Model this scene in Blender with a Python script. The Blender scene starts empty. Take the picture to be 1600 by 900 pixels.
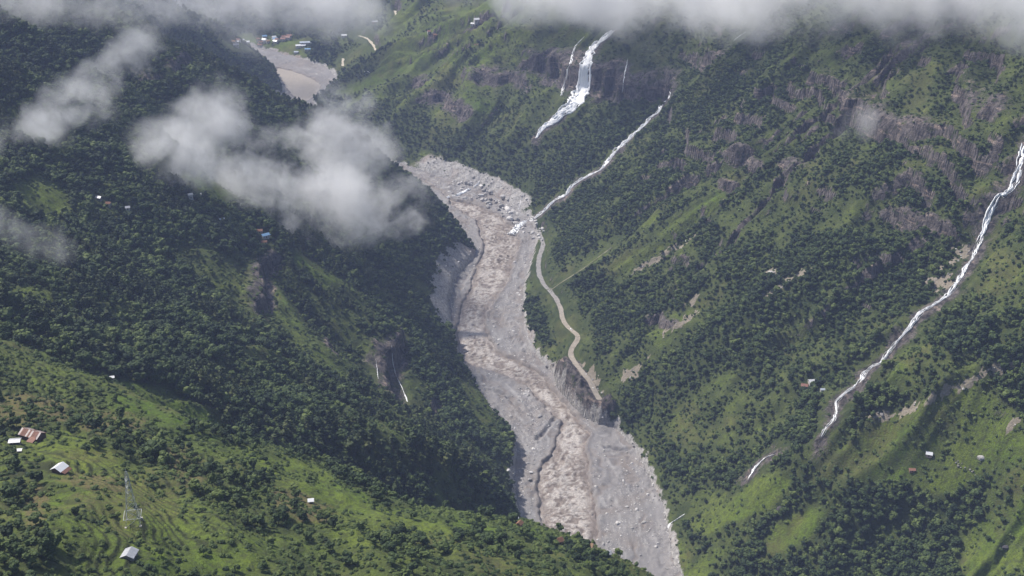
import bpy, bmesh, math, random
import numpy as np
from mathutils import Vector, Matrix, Euler
random.seed(7); rng = np.random.default_rng(11)
C = bpy.context.scene
COL = C.collection
R = math.radians
# ------------------------------------------------------------------ camera, world, sun, exposure
H = 760.0; PITCH = R(25.0); FPX = 1930.0            # metres above the river, downward tilt, focal length in 1600-px frame
cam_d = bpy.data.cameras.new('camera'); cam = bpy.data.objects.new('camera', cam_d); COL.objects.link(cam)
cam.location = (0, 0, H); cam.rotation_euler = (math.pi/2 - PITCH, 0, 0)
cam_d.sensor_width = 36.0; cam_d.lens = 36.0*FPX/1600.0
cam_d.clip_start = 1.0; cam_d.clip_end = 60000.0
C.camera = cam
SUN_EL, SUN_AZ = R(52), R(-57)                       # azimuth measured from +Y (away from the camera) towards +X
w = bpy.data.worlds.new('World'); C.world = w; w.use_nodes = True
nt = w.node_tree; sky = nt.nodes.new('ShaderNodeTexSky'); sky.sky_type = 'NISHITA'; sky.sun_disc = False
sky.sun_elevation = SUN_EL; sky.sun_rotation = SUN_AZ; sky.air_density = 1.0; sky.dust_density = 2.5
bg = nt.nodes['Background']; nt.links.new(sky.outputs[0], bg.inputs[0]); bg.inputs[1].default_value = 0.12
sd = bpy.data.lights.new('sun', 'SUN'); sun = bpy.data.objects.new('sun', sd); COL.objects.link(sun)
sd.energy = 4.9; sd.angle = R(2.0); sd.color = (1.0, 0.95, 0.88)
sdir = Vector((math.sin(SUN_AZ)*math.cos(SUN_EL), math.cos(SUN_AZ)*math.cos(SUN_EL), math.sin(SUN_EL)))
sun.rotation_euler = sdir.to_track_quat('Z', 'Y').to_euler(); sun.location = (0, 0, 900)
C.view_settings.view_transform = 'Standard'; C.view_settings.look = 'None'
C.view_settings.exposure = 0.1; C.view_settings.gamma = 1.0
C.render.engine = 'CYCLES'
cy = C.cycles
cy.use_denoising = True; cy.max_bounces = 5; cy.diffuse_bounces = 2; cy.glossy_bounces = 1; cy.transmission_bounces = 2
cy.volume_bounces = 4; cy.transparent_max_bounces = 8; cy.volume_step_rate = 1.0; cy.volume_max_steps = 160
cy.use_adaptive_sampling = True; cy.adaptive_threshold = 0.02

# ------------------------------------------------------------------ geometry of the view and of the valley floor
cP, sP = math.cos(PITCH), math.sin(PITCH)
def ray(u, v):
    a = (np.asarray(u, float) - 800)/FPX; b = (450 - np.asarray(v, float))/FPX
    return np.stack([a, cP + b*sP, -sP + b*cP], -1)
def proj(x, y, z):
    d = y*cP + (H - z)*sP; up = y*sP - (H - z)*cP
    d = np.maximum(d, 1.0)
    return 800 + FPX*x/d, 450 - FPX*up/d, d
ZRY = np.array([0, 1000, 1700, 2050, 2550, 2700, 3000, 6000.]); ZRZ = np.array([-12, 0, 20, 35, 60, 68, 80, 120.])
def zriv(y): return np.interp(y, ZRY, ZRZ)
def at_z(u, v, z):
    r = ray(u, v); t = (H - z)/(-r[..., 2]); return np.array([r[0]*t, r[1]*t, z])
def at_river(u, v):
    z = 20.0
    for _ in range(12): p = at_z(u, v, z); z = float(zriv(p[1]))
    return p
RB = [(500, 420), (340, 600), (250, 740), (190, 880)] + [tuple(at_river(*q)[:2]) for q in
     [(1052,890),(1045,850),(1036,800),(1014,750),(990,705),(962,672),(935,668),(905,650),(872,612),(862,585),(838,560),(822,520),(815,490),
      (818,450),(830,405),(840,370),(826,345),(795,325),(765,306),(740,297),(700,285),(650,268),(612,257)]] + [(-300,2150),(-365,2280)] + \
     [tuple(at_river(*q)[:2]) for q in [(487,157),(508,143),(527,124),(508,106),(483,98),(458,90),(432,83),(405,76)]] + [(-800,2900),(-1300,2990),(-2200,3000)]
LB = [(330, 380), (200, 620), (120, 780), (60, 900), (22, 1000)] + [tuple(at_river(*q)[:2]) for q in
     [(815,830),(803,760),(808,705),(797,675),(768,640),(735,592),(718,560),(708,520),(702,480),(712,440),(738,408),(747,392)]] + \
     [(-66,1735),(-120,1830),(-270,1945),(-400,2070),(-465,2220),(-485,2370)] + [tuple(at_river(*q)[:2]) for q in [(446,141),(436,123),(424,108),(416,95),(398,82)]] + [(-800,2790),(-1300,2880),(-2200,2890)]
RB = np.array(RB, float); LB = np.array(LB, float)
RIVPOLY = np.concatenate([RB, LB[::-1]])

def inside(px, py, poly):
    r = np.zeros(px.shape, bool); n = len(poly)
    for i in range(n):
        x1, y1 = poly[i]; x2, y2 = poly[(i+1) % n]
        if y1 == y2: continue
        r ^= ((y1 > py) != (y2 > py)) & (px < (x2 - x1)*(py - y1)/(y2 - y1) + x1)
    return r
def dist_line(px, py, line, closed=False):
    """distance to a polyline, with the arc position of the nearest point"""
    best = np.full(px.shape, 1e18); arc = np.zeros(px.shape); acc = 0.0
    n = len(line)
    for i in range(n if closed else n - 1):
        a = line[i][:2]; b = line[(i+1) % n][:2]; dx, dy = b[0]-a[0], b[1]-a[1]; L2 = dx*dx + dy*dy + 1e-9
        t = np.clip(((px - a[0])*dx + (py - a[1])*dy)/L2, 0, 1)
        d = (px - a[0] - t*dx)**2 + (py - a[1] - t*dy)**2
        m = d < best; best = np.where(m, d, best); arc = np.where(m, acc + t*math.sqrt(L2), arc); acc += math.sqrt(L2)
    return np.sqrt(best), arc
def sstep(a, b, x):
    t = np.clip((x - a)/(b - a), 0, 1); return t*t*(3 - 2*t)
# gradient noise
PERM = rng.permutation(512); GA = rng.uniform(0, 2*math.pi, 512); GX, GY = np.cos(GA), np.sin(GA)
def pn(x, y, seed=0):
    x = np.asarray(x, float) + seed*17.31; y = np.asarray(y, float) + seed*9.77
    xi = np.floor(x).astype(np.int64); yi = np.floor(y).astype(np.int64); fx = x - xi; fy = y - yi
    def g(i, j, dx, dy):
        h = PERM[(PERM[(xi + i) & 511] + yi + j) & 511]; return GX[h]*dx + GY[h]*dy
    u = fx*fx*fx*(fx*(fx*6 - 15) + 10); v = fy*fy*fy*(fy*(fy*6 - 15) + 10)
    a = g(0,0,fx,fy)*(1-u) + g(1,0,fx-1,fy)*u; b = g(0,1,fx,fy-1)*(1-u) + g(1,1,fx-1,fy-1)*u
    return (a*(1-v) + b*v)*1.5
def fbm(x, y, o=4, seed=0, g=0.5):
    s = 0; a = 1.0; f = 1.0
    for k in range(o): s = s + a*pn(x*f, y*f, seed + k); a *= g; f *= 2.03
    return s
def ridged(x, y, o=4, seed=0):
    s = 0; a = 1.0; f = 1.0
    for k in range(o): s = s + a*(1 - 2*np.abs(pn(x*f, y*f, seed + k))); a *= 0.5; f *= 2.07
    return s

# ------------------------------------------------------------------ skeleton of the relief: crest, gully and slope lines, then a relaxed surface between them
def pz(lst): return [at_z(u, v, z) for u, v, z in lst]
A3 = lambda l: [np.array(p, float) for p in l]
LINES = [
  # crest of the left spur
  pz([(742,400,24),(724,356,44),(683,311,82),(602,256,144),(542,216,182),(472,181,220),(432,154,244),(390,127,268),(345,104,292),(300,82,314),(245,50,346),(190,14,382)]) + A3([(-760,1720,470),(-1500,1600,640)]),
  # crest of the near hill, from left to right, then down to the gorge
  pz([(0,538,388),(130,588,372),(220,622,360),(330,655,345),(430,700,325),(560,762,300),(640,792,290),(780,802,272),(870,834,262),(1042,892,248)]) + A3([(230,560,110),(330,420,-5)]),
  A3([(-1500,760,560)]) + pz([(0,538,388)]),
  # near side of the near hill
  pz([(0,900,443),(208,815,416),(400,900,405),(800,900,352),(1000,897,280)]), pz([(0,690,410),(93,735,408),(208,815,416)]),
  A3([(-600,200,560),(-300,150,540),(0,150,470),(250,200,250)]), A3([(-1500,200,640),(-600,450,540)]),
  # gully between the near hill and the left spur
  A3([(30,900,55),(-60,800,150),(-150,770,228),(-250,775,285),(-380,810,345),(-700,880,450)]),
  # knoll with pines
  pz([(540,692,218),(600,706,206),(680,719,188),(740,738,165),(795,770,110)]),
  # flank of the left spur
  pz([(0,400,305),(0,470,330)]), pz([(400,500,205)]), pz([(0,130,392)]), pz([(200,300,300)]),
  # upper right flank
  A3([(760,560,330),(740,800,400),(720,1000,430),(660,1300,430),(600,1600,430),(500,1850,420),(380,2150,400),(230,2480,370),(80,2800,360)]),
  A3([(1500,300,640),(1500,2000,700),(1300,3400,700),(700,4600,720),(-700,4600,720),(-2200,4600,720)]),
  # gully of the right-hand cascade
  pz([(1045,828,4),(1110,790,32),(1172,748,70),(1212,712,98),(1283,684,129),(1302,640,140),(1350,580,166),(1412,520,196),(1480,462,228),(1522,400,256),(1560,320,290),(1590,270,318),(1603,225,338)]),
  # crest of the near right spur
  pz([(1075,835,14),(1182,748,82),(1240,712,116),(1290,691,140),(1400,642,178),(1480,612,205),(1600,562,240)]) + A3([(740,900,345)]),
  # near right slope down to the gorge
  pz([(1600,890,112),(1350,890,62)]),
  # gully of the middle cascade
  pz([(806,365,24),(840,345,42),(870,310,66),(905,285,92),(938,265,110),(960,230,132),(1000,200,158),(1058,148,200)]),
  # the road bench and the rock spur below it
  pz([(838,362,26),(849,385,30),(841,415,36),(849,446,40),(868,465,44),(879,500,48),(897,520,52),(906,528,54),(890,553,48),(905,578,44),(922,598,38),(930,618,32),(943,640,22)]),
  # far terrace with the village, and the far valley sides
  A3([(-720,2860,88),(-600,2800,84),(-480,2740,84),(-380,2680,88)]), A3([(-820,3060,104),(-600,2960,100),(-440,2880,100),(-330,2780,104)]),
  A3([(-1500,3300,380),(-900,3250,250),(-500,3200,240),(-200,3150,330)]),
  pz([(437,131,64),(418,104,96),(385,72,130),(350,50,160),(290,15,215)]) + A3([(-1000,2350,330),(-1500,2300,420)]),
]
GX0, GX1, GY0, GY1 = -2200., 1700., 100., 4700.
def relax():
    z = None
    for cs, its in ((100, 500), (50, 300), (25, 250), (12.5, 200)):
        nx = int((GX1 - GX0)/cs) + 1; ny = int((GY1 - GY0)/cs) + 1
        xs = GX0 + cs*np.arange(nx); ys = GY0 + cs*np.arange(ny)
        fix = np.full((ny, nx), np.nan)
        for ln in LINES:
            for k in range(max(1, len(ln) - 1)):
                a = ln[k]; b = ln[min(k + 1, len(ln) - 1)]
                n = int(np.hypot(*(b - a)[:2])/cs*2) + 2
                for t in np.linspace(0, 1, n):
                    q = a + (b - a)*t; i = int(round((q[0] - GX0)/cs)); j = int(round((q[1] - GY0)/cs))
                    if 0 <= i < nx and 0 <= j < ny: fix[j, i] = q[2]
        X, Y = np.meshgrid(xs, ys)
        riv = inside(X, Y, RIVPOLY)
        if cs > 40:
            d, _ = dist_line(X, Y, RIVPOLY, True); riv |= d < cs*0.5
        fix[riv] = zriv(Y)[riv]
        m = ~np.isnan(fix)
        if z is None: z = np.full((ny, nx), 250.0)
        else:
            zx = np.clip((xs - GX0)/pcs, 0, z.shape[1] - 1.001); zy = np.clip((ys - GY0)/pcs, 0, z.shape[0] - 1.001)
            i = zx.astype(int); j = zy.astype(int); fx = (zx - i)[None]; fy = (zy - j)[:, None]
            z = (z[j][:, i]*(1-fx) + z[j][:, i+1]*fx)*(1-fy) + (z[j+1][:, i]*(1-fx) + z[j+1][:, i+1]*fx)*fy
        z[m] = fix[m]
        for _ in range(its):
            p = np.pad(z, 1, mode='edge'); q = 0.25*(p[:-2,1:-1] + p[2:,1:-1] + p[1:-1,:-2] + p[1:-1,2:])
            z = z + 1.0*(q - z); z[m] = fix[m]
        pcs = cs
    for _ in range(3):                                # round the lines a little
        p = np.pad(z, 1, mode='edge'); q = 0.25*(p[:-2,1:-1] + p[2:,1:-1] + p[1:-1,:-2] + p[1:-1,2:])
        z = np.where(riv, z, 0.5*z + 0.5*q)
    return z, pcs
BASE, BCS = relax()
def base_h(x, y):
    gx = np.clip((x - GX0)/BCS, 0, BASE.shape[1] - 1.001); gy = np.clip((y - GY0)/BCS, 0, BASE.shape[0] - 1.001)
    i = gx.astype(int); j = gy.astype(int); fx = gx - i; fy = gy - j
    def bs(f): return ((1-f)**3/6, (3*f**3 - 6*f*f + 4)/6, (-3*f**3 + 3*f*f + 3*f + 1)/6, f**3/6)
    wx = bs(fx); wy = bs(fy); s = 0.0; ny, nx = BASE.shape
    for b in range(4):
        jj = np.clip(j + b - 1, 0, ny - 1); r = 0.0
        for a in range(4): r = r + wx[a]*BASE[jj, np.clip(i + a - 1, 0, nx - 1)]
        s = s + wy[b]*r
    return s
TT = np.concatenate([np.arange(250, 1200, 4.0), np.arange(1200, 4200, 8.0)])
def cast(u, v, hf):
    """where the line of sight through a point of the frame meets the ground"""
    r = ray(u, v); x = r[0]*TT; y = r[1]*TT; z = H + r[2]*TT
    g = z - hf(x, y); k = np.argmax(g < 0)
    if k == 0: k = len(TT) - 1
    t = TT[k-1] + (TT[k] - TT[k-1])*g[k-1]/(g[k-1] - g[k] + 1e-9)
    p = np.array([r[0]*t, r[1]*t, 0.0]); p[2] = hf(p[:1], p[1:2])[0]; return p

# ------------------------------------------------------------------ paths traced on the ground (streams, road)
STREAMS = {   # name: [(u, v, width in frame px)]
 'tall':   [(958,48,5),(945,60,7),(930,72,9),(921,82,9),(917,100,11),(914,120,13),(910,140,16),(905,155,18),(895,165,16),(880,176,11),(870,186,10),(855,196,8),(845,205,6),(838,216,4)],
 'twin':   [(913,57,2),(900,70,4),(894,85,5),(891,100,6),(886,120,7),(880,135,6),(876,150,4)],
 'thin':   [(981,92,2),(977,110,3),(974,130,3),(972,150,2)],
 'middle': [(1046,153,4),(1033,165,7),(1030,175,7),(1015,185,8),(1008,195,9),(995,206,8),(985,215,8),(970,230,10),(957,243,11),(948,255,9),(943,262,5),(936,267,5),(920,274,6),(906,282,8),(893,292,7),(884,305,8),(868,312,6),(858,322,7),(846,334,8),(836,341,6),(824,349,8),(814,357,11),(806,365,14),(799,373,12)],
 'right':  [(1604,225,12),(1598,250,15),(1588,280,14),(1578,298,9),(1562,307,9),(1552,322,10),(1545,340,10),(1538,360,9),(1530,380,9),(1522,398,8),(1514,412,5),(1508,420,9),(1500,436,10),(1490,450,10),(1480,463,8),(1470,470,5),(1452,480,8),(1438,488,10),(1428,502,10),(1420,515,8),(1410,524,4),(1398,537,6),(1388,552,7),(1374,568,7),(1362,572,5),(1352,582,8),(1345,596,7),(1335,606,5),(1318,616,6),(1306,628,5),(1308,642,5),(1304,655,6),(1292,668,7),(1283,683,5)],
 'lower':  [(1210,710,2),(1198,714,5),(1186,723,6),(1177,735,6),(1169,749,4)],
 'outlet': [(1070,803,3),(1058,811,5),(1048,818,6),(1043,828,5)],
 'bank':   [(750,283,2),(744,290,4),(736,298,5),(722,308,7),(708,313,9),(698,315,8)],
 'slim':   [(587,560,1.5),(589,575,2.5),(591,592,2.5)],
 'gully':  [(612,540,1),(614,565,2),(618,585,2),(627,603,3),(633,618,4),(637,628,3)],
 'high':   [(1165,50,2),(1156,56,3),(1146,64,3)],
 'fine':   [(822,299,1),(814,310,1.6),(812,322,1.6),(809,332,1.2)],
}
ROAD = [(838,362),(845,372),(849,385),(843,402),(841,415),(842,430),(849,446),(858,455),(868,465),(876,482),(879,500),(886,511),(897,520),(906,528),(897,540),(890,553),(895,565),(905,578),(914,588),(922,598),(928,612),(937,628)]
TRACK = [(860,455),(872,445),(886,436),(900,427),(915,417),(935,402),(955,387)]
FARROADS = [[(617,17),(619,24),(618,33)], [(560,56),(574,60),(583,70),(588,80)], [(536,92),(535,105)]]
def resample(P, step):
    P = np.array(P, float); d = np.hypot(*(P[1:, :2] - P[:-1, :2]).T) + 1e-6; s = np.concatenate([[0], np.cumsum(d)])
    n = max(2, int(s[-1]/step) + 1); q = np.linspace(0, s[-1], n)
    return np.stack([np.interp(q, s, P[:, k]) for k in range(P.shape[1])], 1)
ROADP = resample([cast(u, v, base_h) for u, v in ROAD], 6.0)
TRACKP = resample([cast(u, v, base_h) for u, v in TRACK], 6.0)
FARP = [resample([cast(u, v, base_h) for u, v in l], 8.0) for l in FARROADS]
def smooth1(a, n):
    for _ in range(n): a = np.concatenate([a[:1], 0.25*a[:-2] + 0.5*a[1:-1] + 0.25*a[2:], a[-1:]])
    return a
for P in [ROADP, TRACKP] + FARP:
    for k in range(3): P[:, k] = smooth1(P[:, k], 6 if k == 2 else 2)

# ------------------------------------------------------------------ the ground sheet
rows = np.concatenate([np.linspace(120, 380, 24, endpoint=False), np.linspace(380, 770, 300, endpoint=False), np.linspace(770, 1120, 165, endpoint=False),
                       np.linspace(1120, 2250, 400, endpoint=False), np.linspace(2250, 3000, 130, endpoint=False), np.linspace(3000, 4650, 36)])
NC = 820; SMAX = 0.60
cols = np.linspace(-SMAX, SMAX, NC)
def wid(y): return y + 160.0
XG = cols[None, :]*wid(rows)[:, None]; YG = np.repeat(rows[:, None], NC, 1)
ZG = base_h(XG, YG)
def lazy_dist(line, closed, lim):
    xs = np.arange(GX0 - 400, GX1 + 400, 20.); ys = np.arange(GY0 - 50, GY1 + 50, 20.); X, Y = np.meshgrid(xs, ys)
    d, a = dist_line(X, Y, line, closed); gx = np.clip((XG - xs[0])/20, 0, len(xs) - 1.001); gy = np.clip((YG - ys[0])/20, 0, len(ys) - 1.001)
    i = gx.astype(int); j = gy.astype(int); fx = gx - i; fy = gy - j
    L = lambda F: (F[j, i]*(1-fx) + F[j, i+1]*fx)*(1-fy) + (F[j+1, i]*(1-fx) + F[j+1, i+1]*fx)*fy
    D_, A_ = L(d), L(a); m = D_ < lim; D_[m], A_[m] = dist_line(XG[m], YG[m], line, closed); return D_, A_
RIVD, _ = lazy_dist(RIVPOLY, True, 60); RIN = inside(XG, YG, RIVPOLY); RIVD = np.where(RIN, -RIVD, RIVD)
_, RARC = lazy_dist(RB, False, 0)
U0, V0, D0 = proj(XG, YG, ZG)
right = (XG > np.interp(YG, RB[:31, 1], RB[:31, 0])) | (YG > 2560)
amp = sstep(5, 160, RIVD)
for P_ in (ROADP, TRACKP): amp = np.minimum(amp, sstep(4, 70, lazy_dist(P_, False, 60)[0]) + .04)
nearhill = sstep(830, 740, YG)*sstep(220, 60, XG)
# large ribs and gullies running down the slopes
wx = fbm(XG/260, YG/260, 3, 3)*60; wy = fbm(XG/260, YG/260, 3, 9)*60
rib_r = ridged((RARC + wx*1.0)/150, RIVD/900 + wy/500, 3, 21)*22
rib_l = ridged((YG*0.9 + XG*0.35 + wx)/170, RIVD/800 + wy/400, 3, 33)*20
ZG += amp*(1 - nearhill)*np.where(right, rib_r, rib_l) - amp*(1-nearhill)*4
ZG += amp*fbm(XG/110, YG/110, 4, 5)*7*(1 - 0.6*nearhill) + amp*fbm(XG/28, YG/28, 3, 15)*1.8
ZG += nearhill*ridged((XG*0.8 + YG*0.6)/95, (YG*0.8 - XG*0.6)/240, 3, 44)*5
# cliff bands: (u, v, ru, rv, angle, half height, sharpness)
CLIFFS = [(960,125,120,52,4,34,.26),(860,105,50,40,10,24,.35),(1150,118,95,20,-4,22,.25),(1195,262,62,20,6,20,.25),(1285,292,80,20,12,20,.25),(1180,310,70,16,8,10,.3),(1350,150,70,24,14,18,.3),(1400,205,95,38,14,34,.25),(1500,215,60,28,14,22,.28),(1560,170,80,60,10,26,.3),
          (1450,352,60,18,14,12,.3),(1300,245,60,14,12,10,.3),(700,150,60,60,35,16,.4),(780,120,50,50,35,14,.4),(610,575,60,50,60,20,.35),(400,450,60,45,55,18,.35),
          (1050,515,45,16,14,8,.35),(255,105,60,40,20,18,.4),(300,150,40,25,30,10,.4),(1590,650,40,22,10,6,.45),(520,545,25,20,50,9,.4),(690,640,30,22,40,10,.4)]
ROCK = np.zeros_like(ZG)
def blob(u, v, b):
    c, s = math.cos(R(b[4])), math.sin(R(b[4])); du = u - b[0]; dv = v - b[1]
    return ((du*c + dv*s)/b[2])**2 + ((-du*s + dv*c)/b[3])**2
for b in CLIFFS:
    q = blob(U0, V0, b); m = q < 2.2
    if not m.any(): continue
    p = cast(b[0], b[1], base_h)
    s_ = m & (np.hypot(XG - p[0], YG - p[1]) < 420); x, y, z = XG[s_], YG[s_], ZG[s_]
    wgt = sstep(1.5, 0.35, q[s_] + 0.5*fbm(x/40, y/40, 3, 61))
    z0 = p[2] + fbm(x/70, y/70, 3, 70)*10 + 0.05*(x - p[0]); h = b[5]
    zn = np.clip((z - z0)/h, -1, 1); zt = z0 + h*np.sign(zn)*np.abs(zn)**b[6]
    flute = fbm((x + y*0.5)/9, z/18, 3, 80)*2.8
    ZG[s_] = np.where(np.abs(zn) < 1, z + wgt*(zt - z) + wgt*flute*(1 - np.abs(zn)), z)
    ROCK[s_] = np.maximum(ROCK[s_], wgt*np.clip(1.15 - np.abs(zn)**0.6, 0, 1)*(1.0 + 0.45*fbm(x/16, y/16, 3, 90)))
def blob0(u, v, a, b_): return ((U0 - u)/a)**2 + ((V0 - v)/b_)**2
ms = right*sstep(90, 200, RIVD)*sstep(560, 430, V0 + .25*(U0 - 1200))*sstep(780, 900, U0)*(D0 < 2400)*sstep(1, 2.2, blob0(940, 120, 130, 60))
ms = np.clip(ms*sstep(.12, .6, fbm(XG/120, YG/120, 4, 62) + .25*np.exp(-((U0 - 1380)/190)**2 - ((V0 - 230)/110)**2)), 0, 1)*.8
zs = (ZG + .16*XG - .06*YG + 22*fbm(XG/90, YG/90, 4, 63))/31.0; fs = zs - np.floor(zs)
ZG += ms*31*(np.where(fs < .7, fs*.38, .266 + (sstep(.7, .9, fs))*.734) - fs) + ms*sstep(.66, .74, fs)*sstep(1, .9, fs)*fbm((XG + .6*YG)/8, ZG/14, 3, 64)*3.0
# the bare rock spur that carries the lower road
SPUR, _ = dist_line(XG, YG, np.array([at_river(*q)[:2] for q in [(872,605),(890,630),(906,648),(930,664)]])); SPUR = sstep(28, 12, SPUR + 8*fbm(XG/14, YG/14, 3, 66))*(RIVD > -1)*(YG > 1200)*(YG < 1500)
ZG += SPUR*((sstep(0, 5, RIVD)*14 + 5*ridged(XG/13, YG/13, 3, 67))*sstep(46, 26, RIVD)*.8)
ROCK = np.maximum(ROCK, SPUR)
def terrain_h(x, y):
    r = np.clip(np.interp(y, rows, np.arange(len(rows))), 0, len(rows) - 1.001); j = r.astype(int); fj = r - j
    def at(jj):
        c = np.clip((x/wid(rows[jj]) + SMAX)/(2*SMAX)*(NC - 1), 0, NC - 1.001); i = c.astype(int); fi = c - i
        return ZG[jj, i]*(1 - fi) + ZG[jj, i+1]*fi
    return at(j)*(1 - fj) + at(j + 1)*fj
PATHS = {k: np.array([list(cast(u, v, terrain_h)) + [wd] for u, v, wd in l]) for k, l in STREAMS.items()}
# stream beds cut into the slopes
CLEAR = np.full(ZG.shape, 1e9)
for k, P in PATHS.items():
    sel = (XG > P[:, 0].min() - 60) & (XG < P[:, 0].max() + 60) & (YG > P[:, 1].min() - 60) & (YG < P[:, 1].max() + 60)
    d, arc = dist_line(XG[sel], YG[sel], P)
    deep = {'right': 3.5, 'middle': 3, 'tall': 2}.get(k, 1)
    ZG[sel] -= deep*np.exp(-(d/14)**2)
    CLEAR[sel] = np.minimum(CLEAR[sel], d)
    if k in ('right', 'middle', 'tall', 'lower'):
        ROCK[sel] = np.maximum(ROCK[sel], 0.75*np.exp(-(d/(11 + 8*fbm(XG[sel]/20, YG[sel]/20, 2, 5)))**2))
# road benches
for P, hw in [(ROADP, 4.2), (TRACKP, 1.8)] + [(q, 3.5) for q in FARP]:
    sel = (XG > P[:, 0].min() - 40) & (XG < P[:, 0].max() + 40) & (YG > P[:, 1].min() - 40) & (YG < P[:, 1].max() + 40)
    d, arc = dist_line(XG[sel], YG[sel], P)
    L = np.concatenate([[0], np.cumsum(np.hypot(*(P[1:, :2] - P[:-1, :2]).T))]); zr = np.interp(arc, L, P[:, 2])
    wgt = sstep(hw + 9, hw + 1.5, d); ZG[sel] = ZG[sel]*(1 - wgt) + zr*wgt
    CLEAR[sel] = np.minimum(CLEAR[sel], np.maximum(d - hw, 0))
# valley floor: dips below the gravel sheet
ZG = np.where(RIVD < 0, zriv(YG) - 0.5 - 5*sstep(0, -8, RIVD), ZG + 3.0*sstep(0, 5, RIVD)*sstep(60, 5, RIVD))
BANK = sstep(10, 2, RIVD + 5*fbm(XG/15, YG/15, 3, 12) + 2)
scar = ((np.abs(YG - 1570) < 130) & (XG < 0)).astype(float)*sstep(34, 14, RIVD + 9*fbm(XG/20, YG/20, 2, 2))
gul = sstep(1.15, 0.4, blob(U0, V0, (740,290,110,28,22)) + 0.3*fbm(XG/30, YG/30, 3, 4))*sstep(80, 20, RIVD)
ZG += np.where(RIVD > 0, gul*2.6*fbm(XG/11, YG/11, 3, 73), 0)
BANK = np.clip(np.maximum(np.maximum(BANK, scar), gul), 0, 1)*(YG > 780)
# terraced fields: risers on the near hill and on the near right spur
TERR = nearhill*sstep(1.3, 0.6, blob(U0, V0, (170,800,260,130,10)))*sstep(-0.35, 0.1, fbm(XG/60, YG/60, 2, 71))
TERR = np.maximum(TERR, 0.8*nearhill*sstep(1.2, 0.6, blob(U0, V0, (60,600,120,60,15))))
TERR = np.maximum(TERR, 0.45*sstep(1.2, 0.5, blob(U0, V0, (1480,720,170,110,-10)))*(YG < 1200))
TERR = np.maximum(TERR, 0.7*sstep(1.2, 0.5, blob(U0, V0, (720,60,130,50,0)))*(YG > 2000))
stp = np.where(YG < 900, 2.0, np.where(YG < 1500, 3.0, 8.0)); zz = ZG/stp + 0.35*fbm(XG/90, YG/90, 2, 72); fz = zz - np.floor(zz)
ZG = ZG + TERR*stp*(sstep(0.62, 0.98, fz) - fz)*0.9
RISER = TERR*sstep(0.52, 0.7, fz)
hsh = np.sin(np.floor(zz)*127.1 + np.floor((XG*.5 - YG*.8)/26 + np.floor(zz)*.37 + fbm(XG/30, YG/30, 2, 74))*311.7)*43758.5; PATCH = (hsh - np.floor(hsh))*np.clip(TERR*1.3, 0, 1)
def field_at(F, x, y):
    r = np.clip(np.interp(y, rows, np.arange(len(rows))), 0, len(rows) - 1.001); j = np.round(r).astype(int)
    c = np.clip((x/wid(rows[j]) + SMAX)/(2*SMAX)*(NC - 1), 0, NC - 1); return F[j, np.round(c).astype(int)]
def ground(u, v): return cast(u, v, terrain_h)
gy_ = np.gradient(ZG, axis=0)/np.gradient(YG, axis=0); gx_ = np.gradient(ZG, axis=1)/np.gradient(XG, axis=1); SLOPE = np.hypot(gx_, gy_)
ROCK = np.maximum(ROCK*1.0, sstep(1.35, 2.3, SLOPE + .5*fbm(XG/9, YG/9, 3, 68))*(YG > 820)*(RIVD > 8)*sstep(560, 480, V0)); ROCK = np.maximum(ROCK, SPUR)
# ---- land cover: grass (0 scrub .. 1 bright fields) and tree density
U, V, D = proj(XG, YG, ZG)
GRASS = np.full(ZG.shape, 0.30); TREE = np.full(ZG.shape, 0.88)
def region(poly, g, t):
    m = inside(U, V, np.array(poly, float)); GRASS[m] = g; TREE[m] = t
region([(612,256),(700,285),(790,322),(840,360),(830,420),(812,480),(830,540),(860,590),(930,640),(985,700),(1035,800),(1055,905),(1700,905),(1700,-200),(900,-200),(860,90),(760,180),(640,240)], .40, .57)
region([(520,140),(600,60),(640,-100),(930,-200),(880,60),(830,110),(800,180),(700,235),(600,250),(540,170)], .60, .42)
region([(1060,842),(1170,757),(1290,691),(1480,612),(1700,520),(1700,905),(1060,905)], .74, .26)
farg = (YG > 2600) & (V > 45); GRASS[farg] = .6; TREE[farg] = .3
lh = nearhill > 0.5; GRASS[lh] = .62; TREE[lh] = .31  # near hill's grass tone lowered to paint in soft cloud shade
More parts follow.
